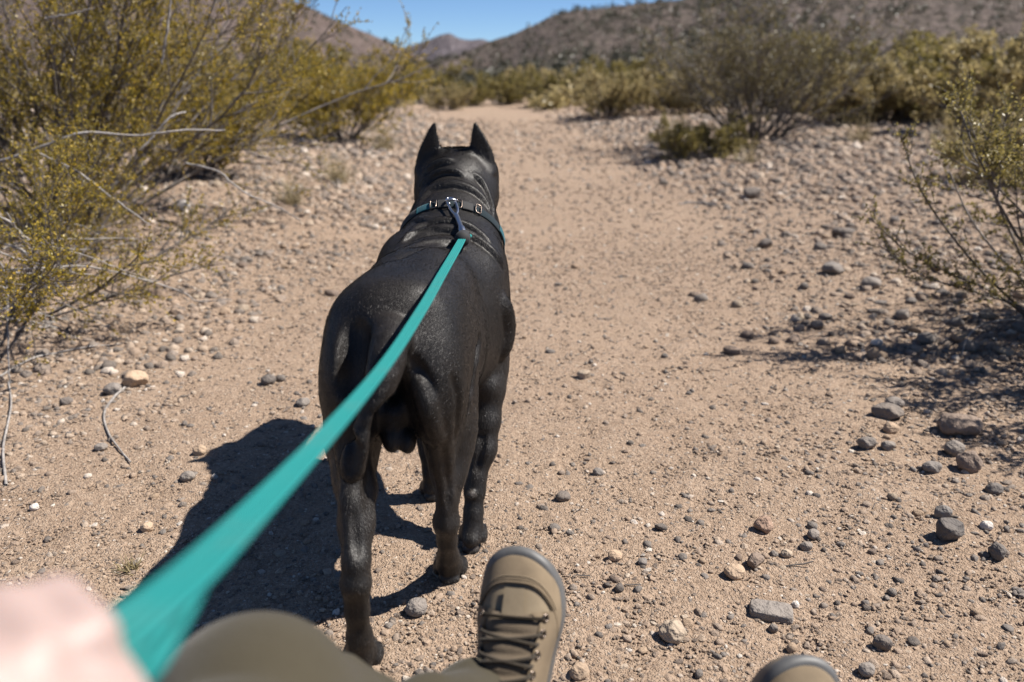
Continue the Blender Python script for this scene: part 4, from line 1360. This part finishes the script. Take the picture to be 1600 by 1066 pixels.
# dry grass tufts
def tuft(px, py, h, n, lab, seed, mat=M_STRAW):
    r = np.random.default_rng(seed)
    p = foot(px, py)
    a = r.uniform(0, 6.28, n)
    th = r.uniform(0.1, 0.9, n)
    d = np.stack([np.cos(a) * np.sin(th), np.sin(a) * np.sin(th), np.cos(th)], 1)
    b = np.c_[r.normal(0, h * 0.16, (n, 2)), np.full(n, -0.005)]
    P, _ = grow(b, d, h * r.uniform(0.5, 1.1, n), 5, r, 0.1, -0.05)
    V, Q = tubes(P, np.full((n, 5), 0.0016 * max(1, h / 0.2)) * np.linspace(1, 0.3, 5), 3)
    t = thing('grass_tuft', lab, 'grass tuft', (p[0], p[1], float(ground_z(p[0], p[1]))), 'dry grass tufts')
    link('blades', mesh_np('blades', V, Q, mat, attrs={'tint': r.random(len(V))}), t, kind='stuff')
for k, (px, py, h, n, lab) in enumerate((
    (1172, 255, 0.28, 90, 'dry grass tuft in front of the big bare-stemmed shrub'),
    (1345, 222, 0.4, 90, 'dry grass tuft on the crest of the right bank below the shrub row'),
    (1480, 232, 0.45, 80, 'dry grass tuft on the right bank behind the leafy shoots'),
    (455, 318, 0.25, 120, 'dry grass tuft on the left slope under the middle shrub'),
    (530, 285, 0.3, 120, 'dry grass tuft on the left slope beside the trail'),
    (600, 235, 0.35, 100, 'dry grass tuft at the foot of the left edge shrub'),
    (1060, 205, 0.4, 80, 'dry grass tuft beside the low dark green bush'),
    (205, 890, 0.045, 40, 'tiny grass tuft on bare sand near the hand'),
    (720, 165, 0.5, 80, 'dry grass tuft where the trail vanishes'))):
    tuft(px, py, h, n, lab, 200 + k)

# litter of twigs and shed leaves under the shrubs
r = np.random.default_rng(17)
lx, ly = [], []
for cx, cy, s, n in ((-1.9, 3.4, 0.75, 900), (-2.3, 4.9, 1.0, 900), (-2.4, 7.0, 1.2, 500), (1.75, 2.9, 0.5, 800), (2.2, 3.6, 0.8, 600), (4.2, 13.5, 1.2, 400), (0.2, 3.0, 1.5, 260)):
    lx.append(r.normal(cx, s, n))
    ly.append(r.normal(cy, s, n))
lx, ly = np.concatenate(lx), np.concatenate(ly)
k = ly > 1.3
lx, ly = lx[k], ly[k]
n = len(lx)
a = r.uniform(0, 6.28, n)
L = r.uniform(0.012, 0.06, n) * r.random(n) + 0.01
b = np.c_[lx, ly, ground_z(lx, ly) + 0.003]
P, _ = grow(b, np.c_[np.cos(a), np.sin(a), r.normal(0, 0.08, n)], L, 4, r, 0.16)
P[:, :, 2] = np.maximum(P[:, :, 2], ground_z(P[:, :, 0], P[:, :, 1]) + 0.002)
V, Q = tubes(P, np.repeat(r.uniform(0.0008, 0.0019, n)[:, None], 4, 1), 3)
link('twig_litter', mesh_np('twig_litter', V, Q, M_STEM), kind='stuff')

# dead twigs lying on the ground
def ground_stick(rows, r0, r1, name, lab, lift=0.006):
    P = []
    for px, py in rows:
        p = foot(px, py)
        P.append([p[0], p[1], float(ground_z(p[0], p[1])) + lift])
    P = smooth_path(np.array(P), 30)
    P[:, 2] = ground_z(P[:, 0], P[:, 1]) + lift * (0.6 + 0.8 * np.abs(np.sin(np.linspace(0, 7, 30))))
    V, Q = tubes(P[None], np.linspace(r0, r1, 30)[None], 6)
    link(name, mesh_np(name, V, Q, M_BARE), label=lab, category='twig')
ground_stick([(200, 604), (178, 625), (163, 650), (170, 680), (185, 702), (205, 726)], 0.0052, 0.002, 'dead_twig', 'curved bleached dead twig lying on the sand at left')
ground_stick([(10, 760), (6, 700), (18, 640), (14, 600)], 0.004, 0.003, 'dead_twig', 'grey dead twig along the left edge of the picture below the shrub')
ground_stick([(0, 590), (60, 560), (140, 545), (190, 540)], 0.005, 0.002, 'dead_twig', 'dead twig lying at the foot of the low sprawling left shrub')
ground_stick([(1120, 322), (1085, 318), (1060, 320)], 0.012, 0.006, 'dead_twig', 'short dead stick on the stony bank right of the trail')
# ------------------------------------------------------------------ collar and leash
M_TEAL = mat_cloth('teal_webbing', (0.012, 0.185, 0.18), 500, 0.85)
M_TEAL_DK = mat_cloth('dark_webbing', (0.012, 0.022, 0.028), 500, 0.8)
M_TEAL_DEEP = mat_cloth('deep_teal_webbing', (0.01, 0.09, 0.115), 500, 0.8)
M_STRAP = NT('ribbed_teal_webbing')
_r = M_STRAP.n('Attribute', attribute_name='rib').outputs['Fac']
_o = pos(M_STRAP)
_c = M_STRAP.mix(_r, (0.006, 0.095, 0.1), (0.016, 0.215, 0.205))
_c = M_STRAP.mix(M_STRAP.math('MULTIPLY', M_STRAP.ramp(M_STRAP.noise(_o, 24, 5, 0.7), [(0.5, (0, 0, 0)), (0.8, (1, 1, 1))]), 0.35), _c, (0.1, 0.16, 0.14))
_w = M_STRAP.noise(_o, 700, 2, 0.5)
_c = M_STRAP.mix(M_STRAP.math('MULTIPLY', _w, 0.35), _c, (0.004, 0.07, 0.075))
M_STRAP.p(Base_Color=_c, Roughness=0.8, Normal=M_STRAP.bump(_w, 0.4, 0.001))
M_STRAP.b.inputs['Specular IOR Level'].default_value = 0.2
M_BLACK = mat_plain('black_rubber', (0.014, 0.014, 0.015), 0.8)
M_STEEL = mat_plain('steel', (0.5, 0.5, 0.52), 0.28, 1.0)
M_BRASS = mat_plain('dark_metal', (0.16, 0.13, 0.11), 0.3, 1.0)

def ring_on(center, ax, n=96):
    """where a tilted band meets the skin of the dog"""
    ax = unit(np.array(ax, float))
    e1 = unit(np.cross(ax, [1.0, 0, 0]))
    e1 = e1 if e1[2] > 0 else -e1
    e2 = np.cross(ax, e1)
    P = []
    for q in np.linspace(0, 2 * np.pi, n, endpoint=False):
        dr = e1 * math.cos(q) + e2 * math.sin(q)
        ts = np.linspace(0.02, 0.3, 240)
        v = D.sample(np.array(center) + dr[None] * ts[:, None])
        k = np.argmax(v > 0)
        P.append(ts[k] if v[k] > 0 else 0.3)
    P = np.array(P)
    ker = np.ones(9) / 9
    P = np.maximum(P, np.convolve(np.r_[P[-4:], P, P[:4]], ker, 'valid'))
    P = np.convolve(np.r_[P[-2:], P, P[:2]], np.ones(5) / 5, 'valid')
    return e1, e2, ax, P

def band(center, ax, width, lift, thick, q0=0.0, q1=2 * np.pi, n=96):
    e1, e2, ax, R = ring_on(center, ax)
    full = abs(q1 - q0 - 2 * np.pi) < 1e-6
    qs = np.linspace(q0, q1, n, endpoint=not full)
    Rq = np.interp(qs % (2 * np.pi), np.linspace(0, 2 * np.pi, 97), np.r_[R, R[0]])
    V = []
    for q, r in zip(qs, Rq):
        dr = e1 * math.cos(q) + e2 * math.sin(q)
        for w, h in ((-0.5, lift), (-0.5, lift + thick * 0.7), (-0.38, lift + thick), (0.38, lift + thick), (0.5, lift + thick * 0.7), (0.5, lift)):
            V.append(np.array(center) + dr * (r + h) + ax * w * width)
    k = 6
    Q = []
    for i in range(n if full else n - 1):
        j = (i + 1) % n
        for s in range(k):
            Q.append([i * k + s, i * k + (s + 1) % k, j * k + (s + 1) % k, j * k + s])
    V = np.array(V)
    if not full:
        Q += [[0, 1, 2, 5], [2, 3, 4, 5], [(n - 1) * k + 5, (n - 1) * k + 2, (n - 1) * k + 1, (n - 1) * k], [(n - 1) * k + 5, (n - 1) * k + 4, (n - 1) * k + 3, (n - 1) * k + 2]]
    return V, np.array(Q), (lambda q: np.array(center) + (e1 * math.cos(q) + e2 * math.sin(q)) * (np.interp(q % (2 * np.pi), np.linspace(0, 2 * np.pi, 97), np.r_[R, R[0]]) + lift + thick), e1, e2, ax)

CC, CA = (-0.142, 1.895, 0.60), (0.0, 0.80, 0.60)
cV, cQ, (on_c, ce1, ce2, cax) = band(CC, CA, 0.021, 0.0015, 0.0035)
collar = link('collar', mesh_np('collar', cV - DOG_ORG, cQ, M_TEAL_DK), dog)
def arc_part(name, q0, q1, width, lift, thick, m, parent=collar):
    V, Q, _ = band(CC, CA, width, lift, thick, q0, q1, 14)
    return link(name, mesh_np(name, V - DOG_ORG, Q, m), parent)
# which way is the dog's left along the band: test it
SGN = 1 if on_c(0.5)[0] < on_c(0.0)[0] else -1
def A(a, b):
    return (min(SGN * a, SGN * b), max(SGN * a, SGN * b))
arc_part('teal_strap', *A(0.26, 0.50), 0.0185, 0.0053, 0.0012, M_TEAL_DEEP)
arc_part('teal_strap', *A(-0.95, -1.35), 0.0185, 0.0053, 0.0012, M_TEAL_DEEP)
arc_part('keeper', *A(0.02, 0.15), 0.0235, 0.0058, 0.002, M_BLACK)
arc_part('keeper', *A(-0.2, -0.36), 0.0235, 0.0058, 0.002, M_BLACK)
def frame_part(name, q, w, l, r, m):
    c = on_c(SGN * q)
    t = unit(on_c(SGN * q + 0.02) - on_c(SGN * q - 0.02))
    nrm = unit(np.cross(t, cax))
    nrm = nrm if nrm @ (c - np.array(CC)) > 0 else -nrm
    P = []
    for a in np.linspace(0, 2 * np.pi, 25):
        ca, sa = math.cos(a), math.sin(a)
        sq = lambda v: math.copysign(abs(v) ** 0.45, v)
        P.append(c + t * sq(ca) * l / 2 + cax * sq(sa) * w / 2 + nrm * 0.004)
    V, Q = tubes(np.array(P)[None], np.full((1, 25), r), 8)
    return link(name, mesh_np(name, V - DOG_ORG, Q, m), collar)
frame_part('slide_buckle', 0.22, 0.025, 0.015, 0.0016, M_BRASS)
frame_part('slide_buckle', -0.43, 0.025, 0.014, 0.0016, M_BRASS)
frame_part('slide_buckle', -0.14, 0.025, 0.013, 0.0016, M_BRASS)

# hardware: D ring stands up from the collar at the nape, the clip hooks in it
top = on_c(0.0 * SGN) + np.array([0.006, -0.006, 0.006])
def ring(c, u, v, a, b, r, n=28):
    q = np.linspace(0, 2 * np.pi, n)
    P = c + np.outer(np.cos(q) * a, u) + np.outer(np.sin(q) * b, v)
    return tubes(P[None], np.full((1, n), r), 8)
ux = np.array([1.0, 0.1, 0])
V, Q = ring(top, ux, unit(np.array([0, -0.75, 0.45])), 0.0135, 0.0125, 0.0024)
link('leash_ring', mesh_np('leash_ring', V - DOG_ORG, Q, M_STEEL), collar)

leash = thing('leash', 'teal flat webbing leash running from the hand to the collar of the dog', 'leash', tuple(top))
LO = top.copy()
ctrl = [(723, 372, 1.83), (712, 392, 1.77), (690, 430, 1.56), (660, 482, 1.27), (612, 556, 1.0), (560, 622, 0.83), (480, 712, 0.64), (390, 806, 0.485), (300, 895, 0.385), (215, 965, 0.335), (150, 1015, 0.322), (60, 1050, 0.305)]
P = np.array([at_d(*c) for c in ctrl])
pin = np.array([[c[0], c[1], 1 / c[2]] for c in ctrl])
for row in smooth_path(pin, 60):                          # the strap lies over the back, never in it
    h = hit(row[0], row[1])
    if h is not None:
        dh = h[1] * CT - (h[2] - CAM_H) * ST
        k = np.argmin(np.abs(pin[:, 0] - row[0]) + np.abs(pin[:, 1] - row[1]))
        pin[k, 2] = max(pin[k, 2], 1 / (dh - 0.022))
for _ in range(6):
    pin[1:-1, 2] = np.maximum(pin[1:-1, 2], (pin[:-2, 2] + pin[2:, 2]) / 2 * 0.5 + 0.5 * pin[1:-1, 2])
P = np.array([at_d(a, b, 1 / c) for a, b, c in smooth_path(pin, 90)])
def strap(P, width, prof_n=25, ribs=5, thick=0.0024):
    n = len(P)
    T = unit(np.gradient(P, axis=0))
    up0 = np.array([0, -0.25, 1.0])
    S = unit(np.cross(T, np.tile(up0, (n, 1))))
    Nn = unit(np.cross(S, T))
    us = np.linspace(-1, 1, prof_n)
    hs = thick * (0.3 + 0.7 * np.abs(np.cos(us * np.pi * ribs / 2))) * np.sqrt(np.clip(1 - us ** 6, 0.12, 1))
    prof = [(u, h) for u, h in zip(us, hs)] + [(u, -h) for u, h in zip(us[::-1], hs[::-1])]
    w = np.broadcast_to(width, (n,))
    V = np.stack([P + S * (u * w / 2)[:, None] + Nn * h for u, h in prof], 1)
    k = len(prof)
    i, s = np.meshgrid(np.arange(n - 1), np.arange(k), indexing='ij')
    s2 = (s + 1) % k
    Q = np.stack([i * k + s, i * k + s2, (i + 1) * k + s2, (i + 1) * k + s], -1).reshape(-1, 4)
    rib = np.tile([np.abs(math.cos(u * math.pi * ribs / 2)) ** 0.6 for u, h in prof], n)
    return V.reshape(-1, 3), Q, rib
V, Q, rib = strap(P, 0.0165 + 0.0135 * sstep(0.38, 0.85, np.linspace(0, 1, 90)))
link('strap', mesh_np('strap', V - LO, Q, M_STRAP.m, attrs={'rib': rib}), leash)
# wrist loop: the doubled end leaves the fist and hangs below it
loop = np.array([at_d(*c) for c in ((420, 776, 0.545), (375, 823, 0.478), (335, 866, 0.428), (288, 918, 0.38), (250, 975, 0.345), (222, 1020, 0.322), (190, 1060, 0.315), (130, 1090, 0.305), (60, 1100, 0.29))])
V, Q, rib = strap(smooth_path(loop, 60), 0.012 + 0.014 * sstep(0.0, 0.5, np.linspace(0, 1, 60)))
link('hand_loop', mesh_np('hand_loop', V - LO, Q, M_STRAP.m, attrs={'rib': rib}), leash)
# sleeve over the stitched end, loop of webbing, swivel, trigger clip
tt = unit(P[4] - P[0])
s0 = P[0] - tt * 0.004
V, Q = tubes(np.array([s0 - tt * 0.026, s0 - tt * 0.025, s0 - tt * 0.02, s0, s0 + tt * 0.03, s0 + tt * 0.036, s0 + tt * 0.037])[None],
             np.array([[0.001, 0.012, 0.0145, 0.0155, 0.0155, 0.0145, 0.001]]), 20)
link('sleeve', mesh_np('sleeve', V - LO, Q, M_BLACK), leash)
e = s0 - tt * 0.03
side = unit(np.cross(tt, [0, 0, 1.0]))
V, Q = ring(e, side, tt, 0.0135, 0.0085, 0.0042, 24)
link('webbing_eye', mesh_np('webbing_eye', V - LO, Q, M_TEAL), leash)
a = e - tt * 0.008
b = top + np.array([0.0, -0.006, 0.002])
dr = unit(b - a)
Lc = np.linalg.norm(b - a)
V, Q = tubes(np.array([a, a + dr * 0.003, a + dr * Lc * 0.2, a + dr * Lc * 0.24, a + dr * Lc * 0.55, a + dr * Lc * 0.6])[None],
             np.array([[0.004, 0.0075, 0.0078, 0.0055, 0.0055, 0.004]]), 14)
link('swivel', mesh_np('swivel', V - LO, Q, M_STEEL), leash)
hk = np.array([a + dr * Lc * 0.55, a + dr * Lc * 0.75 + side * 0.008, b + side * 0.009 + dr * 0.006, b + dr * 0.014, b - side * 0.008 + dr * 0.006, a + dr * Lc * 0.75 - side * 0.008, a + dr * Lc * 0.57])
V, Q = tubes(smooth_path(hk, 30)[None], np.full((1, 30), 0.0028), 8)
link('trigger_clip', mesh_np('trigger_clip', V - LO, Q, M_STEEL), leash)

# ------------------------------------------------------------------ the person: hand, trousers, boots
PO = np.array([-0.02, 0.08, 0.0])
person = thing('person', 'seated person in olive trousers and tan lace-up boots holding the teal leash in one hand', 'person', tuple(PO))
M_SKIN = NT('pale_skin')
_o = pos(M_SKIN)
_n = M_SKIN.noise(_o, 35, 4, 0.6)
M_SKIN.p(Base_Color=M_SKIN.ramp(_n, [(0.3, (0.31, 0.225, 0.20)), (0.7, (0.36, 0.265, 0.24))]), Roughness=0.5, Normal=M_SKIN.bump(M_SKIN.noise(_o, 600, 3), 0.25, 0.001))
M_SKIN.b.inputs['Subsurface Weight'].default_value = 0.15
M_SKIN.b.inputs['Subsurface Radius'].default_value = (0.01, 0.004, 0.002)
M_NAIL = mat_plain('fingernail', (0.66, 0.43, 0.36), 0.3)
M_TROUSER = mat_cloth('olive_cotton', (0.052, 0.044, 0.028), 700, 0.85)
M_SHIRT = mat_cloth('grey_green_shirt', (0.11, 0.115, 0.1), 800)

# fist round the strap: the strap enters between thumb and forefinger at its right side
H = Field((-0.34, -0.3, 0.5), (0.02, 0.42, 0.95), 0.0042)
fc = at_d(10, 1150, 0.285)                                # middle of the fist
ex = unit(at_d(262, 1040, 0.335) - fc)                      # along the leash
ez = unit(np.array([0.1, -0.45, 0.9]))
ey = unit(np.cross(ez, ex))
ez = np.cross(ex, ey)
fl = lambda x, y, z: fc + ex * x + ey * y + ez * z         # x to the leash, y away from the body, z up/back of hand
# palm block
H.cone(fl(-0.03, -0.015, 0.004), fl(0.022, -0.012, 0.004), 0.026, 0.024, 0.01)
H.cone(fl(-0.03, 0.012, 0.008), fl(0.022, 0.014, 0.008), 0.022, 0.021, 0.015)
FING = ((0.027, 0.0105, 0.98), (0.008, 0.011, 1.05), (-0.012, 0.0105, 1.0), (-0.031, 0.009, 0.85))
for x, r0, s in FING:                                    # four fingers curl down and back round the strap
    ch = [(x, 0.008, 0.028, r0 * 1.12), (x + 0.001, 0.036 * s, 0.019, r0 * 1.04), (x + 0.001, 0.043 * s, -0.008, r0), (x, 0.026 * s, -0.026, r0 * 0.94), (x, 0.006, -0.026, r0 * 0.84)]
    H.chain([(*fl(a, b, c), d) for a, b, c, d in ch], 0.004)
th = [(0.0, -0.035, 0.0, 0.017), (0.028, -0.032, -0.006, 0.0145), (0.044, -0.012, -0.016, 0.012), (0.046, 0.016, -0.024, 0.0105), (0.040, 0.032, -0.026, 0.009)]
H.chain([(*fl(a, b, c), d) for a, b, c, d in th], 0.008)
wr = fl(-0.035, -0.045, 0.004)
el = np.array([-0.27, -0.2, 0.66])
H.chain([(*fl(-0.012, -0.012, 0.006), 0.029), (*wr, 0.028), (*(wr * 0.75 + el * 0.25), 0.031), (*(wr * 0.35 + el * 0.65), 0.041), (*el, 0.043)], 0.02)
hV, hQ = H.surface()
hV = relax(hV, hQ, 2)
link('body', mesh_np('body', hV - PO, hQ, M_SKIN.m), person)
for x, r0, s in FING:
    c = fl(x, 0.004, -0.026 - r0 * 0.6)
    V, F = ICO[2]
    R = np.stack([ex, ey, ez], 0)
    link('fingernail', mesh_np('fingernail', (V * [r0 * 0.55, 0.0065, 0.0022]) @ R + c - PO, F, M_NAIL), person)

# trousers: pelvis, thighs, shins
KL = at_d(396, 1127, 0.625)                               # middle of the left knee
hipL, hipR = np.array([-0.11, -0.06, 0.47]), np.array([0.10, -0.06, 0.47])
AL = at_d(752, 1118, 0.985)                               # left ankle
KR = np.array([0.31, 0.4, 0.45])
AR = at_d(1262, 1240, 0.93)
T = Field((-0.42, -0.3, 0.02), (0.55, 1.1, 0.72), 0.0068)
T.ell((0.0, -0.1, 0.48), (0.19, 0.14, 0.13), 0.05)
T.chain([(*hipL, 0.098), (*(hipL * 0.5 + KL * 0.5), 0.088), (*KL, 0.075)], 0.05)
T.chain([(*hipR, 0.098), (*(hipR * 0.5 + KR * 0.5), 0.088), (*KR, 0.072)], 0.05)
mL = KL * 0.5 + AL * 0.5 + np.array([0, -0.015, -0.05])
T.chain([(*KL, 0.075), (*(KL * 0.8 + AL * 0.2 + np.array([0, 0, -0.03])), 0.066), (*mL, 0.06), (*(KL * 0.2 + AL * 0.8 + np.array([0, 0, -0.025])), 0.056), (*(AL - 0.01 * unit(AL - KL)), 0.056)], 0.03)
mR = KR * 0.55 + AR * 0.45 + np.array([0, 0.0, -0.012])
T.chain([(*KR, 0.072), (*mR, 0.066), (*(KR * 0.2 + AR * 0.8), 0.058), (*(AR - 0.01 * unit(AR - KR)), 0.056)], 0.03)
def fold(c, d, n, r, w, ext=1.0, tilt=0.3, ph=0.0):
    """cloth folds: tilted arcs lying on the limb"""
    d = unit(d)
    a = unit(np.cross(d, [0.2, 0.1, 1.0]))
    b = np.cross(d, a)
    q = np.linspace(-ext, ext, 15) + ph
    arc = c + np.outer(np.cos(q) * r, a) + np.outer(np.sin(q) * r, b) + np.outer(np.sin(q * 1.0) * tilt * r, d)
    for _ in range(14):
        v = T.sample(arc)
        g = unit(np.stack([T.sample(arc + e) - T.sample(arc - e) for e in np.eye(3) * 0.008], -1))
        arc = arc - g * np.clip(v + 0.003, -0.012, 0.012)[:, None]
    T.chain(np.c_[arc, w * np.clip(np.cos(np.linspace(-1.4, 1.4, 15)), 0.15, 1)], 0.016)
rf = np.random.default_rng(4)
for A0, B0, rad in ((KL, AL, 0.06), (KR, AR, 0.06), (hipL, KL, 0.085), (hipR, KR, 0.085)):
    for k in range(9):
        f = rf.uniform(0.03, 0.97)
        fold(A0 * (1 - f) + B0 * f, B0 - A0, 1, rad, rf.uniform(0.007, 0.013), rf.uniform(0.5, 1.3), rf.uniform(-0.7, 0.7), rf.uniform(0, 6.28))
tV, tQ = T.surface()
tV = relax(tV, tQ, 3)
link('trousers', mesh_np('trousers', tV - PO, tQ, M_TROUSER), person)

# boots
M_LEATHER = mat_plain('tan_suede', (0.158, 0.118, 0.074), 0.9, 0, 0.45, 22, 0.5)
M_LEATHER2 = mat_plain('light_tan_leather', (0.2, 0.156, 0.1), 0.85, 0, 0.4, 24, 0.4)
M_MESH = mat_cloth('brown_tongue_fabric', (0.14, 0.108, 0.075), 900)
M_RUBBER = mat_plain('grey_rubber', (0.085, 0.085, 0.085), 0.55, 0, 0.2, 30, 0.3)
M_LACE = mat_cloth('dark_brown_lace', (0.045, 0.036, 0.026), 1500)

SL, SW = 0.30, 0.114
ky = [0.0, 0.015, 0.05, 0.10, 0.16, 0.21, 0.25, 0.28, 0.295, 0.30]
kw = [0.05, 0.30, 0.37, 0.36, 0.42, 0.50, 0.47, 0.36, 0.2, 0.05]
kc = [0.0, 0.0, 0.0, 0.0, 0.002, 0.004, 0.004, 0.002, 0.0, -0.001]
kh = [0.06, 0.11, 0.13, 0.128, 0.105, 0.078, 0.064, 0.052, 0.042, 0.03]
def half(y):
    return float(np.interp(y, ky, kw)) * SW
def cen(y):
    return float(np.interp(y, ky, kc))
def top_h(y):
    return float(np.interp(y, ky, kh))
_ys = np.array([0.3 * (0.5 - 0.5 * math.cos(math.pi * k / 47)) for k in range(48)])
_sm = smooth_path(np.c_[ky, kw, kc, kh], 200)
def prof(y):
    i = np.interp(y, _sm[:, 0], np.arange(200))
    return (np.interp(i, np.arange(200), _sm[:, 1]) * SW, np.interp(i, np.arange(200), _sm[:, 2]), np.interp(i, np.arange(200), _sm[:, 3]))
def skin_pt(y, a, lift=0.0):
    """point on the upper: a from 0 (right welt) over pi/2 (ridge) to pi (left welt)"""
    w, c, h = prof(y)
    w = w * 0.93
    ca, sa = math.cos(a), math.sin(a)
    k = 2 / 2.5
    x = math.copysign(abs(ca) ** k, ca) * (w + lift) + c
    z = 0.03 + abs(sa) ** k * (h - 0.02 + lift)
    return np.array([x, y, z])
def upper(lift, a0, a1, y0, y1, na=26, nyy=44, f=None):
    V, Q = [], []
    for y in np.linspace(y0, y1, nyy):
        for a in np.linspace(a0, a1, na):
            V.append(skin_pt(min(max(y, 0.001), 0.2992), a, lift if f is None else f(y, a)))
    for i in range(nyy - 1):
        for j in range(na - 1):
            Q.append([i * na + j, i * na + j + 1, (i + 1) * na + j + 1, (i + 1) * na + j])
    return np.array(V), np.array(Q)
def sole_mesh():
    n = 72
    out = []
    ys = _ys[1:-1]
    rgt = [(prof(y)[1] + prof(y)[0], y) for y in ys]
    lft = [(prof(y)[1] - prof(y)[0], y) for y in ys[::-1]]
    o = np.array(rgt + [(0, 0.3)] + lft + [(0, 0.0)])
    c = o.mean(0)
    V, lv = [], []
    for z, g in ((0.0, 0.93), (0.004, 0.985), (0.018, 1.0), (0.030, 1.015), (0.038, 1.01), (0.041, 0.96), (0.039, 0.90)):
        rise = 0.018 * sstep(0.24, 0.30, o[:, 1])
        V.append(np.c_[c + (o - c) * g, z + rise])
    m = len(o)
    V = np.concatenate(V)
    Q = []
    for l in range(6):
        for i in range(m):
            j = (i + 1) % m
            Q.append([l * m + i, l * m + j, (l + 1) * m + j, (l + 1) * m + i])
    Vc = np.vstack([V, [c[0], c[1], 0.0], [c[0], c[1], 0.035]])
    Tn = [[len(V), (i + 1) % m, i] for i in range(m)] + [[len(V) + 1, 6 * m + i, 6 * m + (i + 1) % m] for i in range(m)]
    return Vc, [np.array(Q), np.array(Tn)]

def boot(toe, axis_dir, normal, lab, mirror=1):
    y = unit(np.array(axis_dir, float))
    z = np.array(normal, float)
    z = unit(z - y * (z @ y))
    x = np.cross(y, z) * mirror
    R = np.stack([x, y, z], 0)
    org = np.array(toe) - np.array([0, 0.3, 0.04]) @ R
    tf = lambda V: np.asarray(V) @ R + org - PO
    def fl_(F):
        return F if mirror > 0 else ([f[:, ::-1] for f in F] if isinstance(F, list) else F[:, ::-1])
    root = link('boot', None, person)
    root['label'] = lab
    def add(name, V, F, m, smooth=True):
        return link(name, mesh_np(name, tf(V), fl_(F), m, smooth), root)
    V, F = sole_mesh()
    add('sole', V, F, M_RUBBER)
    V, Q = upper(0.0, 0, math.pi, 0.001, 0.299, 30, 60)
    add('upper', V, Q, M_LEATHER2)
    # toe cap: overlay with a curved hem
    def cap_f(yy, a):
        return 0.003
    V, Q = [], []
    na, nn = 30, 16
    for i in range(nn):
        for j in range(na):
            a = math.pi * j / (na - 1)
            hem = 0.258 - 0.085 * (1 - math.sin(a)) ** 1.3
            yy = hem + (0.2992 - hem) * i / (nn - 1)
            V.append(skin_pt(yy, a, 0.0028 if i else 0.0))
    Q = [[i * na + j, i * na + j + 1, (i + 1) * na + j + 1, (i + 1) * na + j] for i in range(nn - 1) for j in range(na - 1)]
    add('toe_cap', np.array(V), np.array(Q), M_LEATHER)
    # stitched hem of the toe cap
    P = [skin_pt(0.2585 - 0.085 * (1 - math.sin(a)) ** 1.3, a, 0.003) for a in np.linspace(0.15, math.pi - 0.15, 30)]
    V, Q = tubes(np.array(P)[None], np.full((1, 30), 0.0016), 6)
    add('seam', V, Q, M_LEATHER)
    P = [skin_pt(0.266 - 0.085 * (1 - math.sin(a)) ** 1.3, a, 0.0032) for a in np.linspace(0.3, math.pi - 0.3, 30)]
    V, Q = tubes(np.array(P)[None], np.full((1, 30), 0.0007), 5)
    add('stitching', V, Q, M_LEATHER2)
    # side panels with the eyelets
    for s in (0, 1):
        V, Q = [], []
        na, nn = 12, 26
        for i in range(nn):
            yy = 0.085 + 0.14 * i / (nn - 1)
            edge = 0.98 + 0.10 * math.sin((yy - 0.085) / 0.125 * math.pi) * 0 + 0.28 * sstep(0.21, 0.227, np.array(yy))
            for j in range(na):
                a = 0.12 + (edge - 0.12) * j / (na - 1)
                V.append(skin_pt(yy, a if s == 0 else math.pi - a, 0.0035 + 0.0015 * (j > na - 3)))
        Q = np.array([[i * na + j, i * na + j + 1, (i + 1) * na + j + 1, (i + 1) * na + j] for i in range(nn - 1) for j in range(na - 1)])
        add('eyelet_panel', np.array(V), Q if s == 0 else Q[:, ::-1], M_LEATHER)
    # vamp tab at the foot of the lacing
    V, Q = upper(0.0045, 1.4, math.pi - 1.4, 0.219, 0.252, 8, 8)
    add('vamp_tab', V, Q, M_LEATHER2)
    # padded tongue
    V, Q = upper(0, 1.0, math.pi - 1.0, 0.085, 0.222, 18, 60, lambda yy, a: 0.002 + 0.0055 * abs(math.sin((yy - 0.085) / 0.137 * math.pi * 6)) ** 0.6 * math.sin((a - 0.95) / (math.pi - 1.9) * math.pi) ** 0.5)
    add('tongue', V, Q, M_MESH)
    # laces criss-cross
    rows = [0.218, 0.2, 0.176, 0.154, 0.132, 0.11]
    for k, yy in enumerate(rows):
        y2 = yy - 0.012 if k else yy
        for s in (1, -1):
            P = [skin_pt(yy + (y2 - yy) * (0.5 + 0.5 * s * math.cos(a) / 0.6), a, 0.0105) for a in np.linspace(0.92, math.pi - 0.92, 14)]
            P[0] = skin_pt(P[0][1], 0.9, 0.004)
            P[-1] = skin_pt(P[-1][1], math.pi - 0.9, 0.004)
            V, Q = tubes(np.array(P)[None], np.full((1, 14), 0.0023), 7)
            add('lace', V, Q, M_LACE)
        for s in (0.86, math.pi - 0.86):
            c = skin_pt(yy, s, 0.006)
            V, Q = ring(c, np.array([0, 1.0, 0]), unit(np.array([math.copysign(0.6, -math.cos(s)), 0, 0.8])), 0.0042, 0.0042, 0.0014, 14)
            add('eyelet', V, Q, M_BRASS)
    # padded ankle collar
    V, Q = upper(0.005, 0.25, math.pi - 0.25, 0.02, 0.085, 26, 18)
    add('ankle_collar', V, Q, M_LEATHER)
    return root

boot(at_d(812, 855, 1.075), (0.045, 0.46, 0.88), (-0.22, -0.82, 0.48), 'tan boot with its laced top in full view')
boot(at_d(1255, 1024, 1.0), (0.10, 0.50, 0.86), (0.10, -0.84, 0.5), 'tan boot of which only the toe shows', -1)
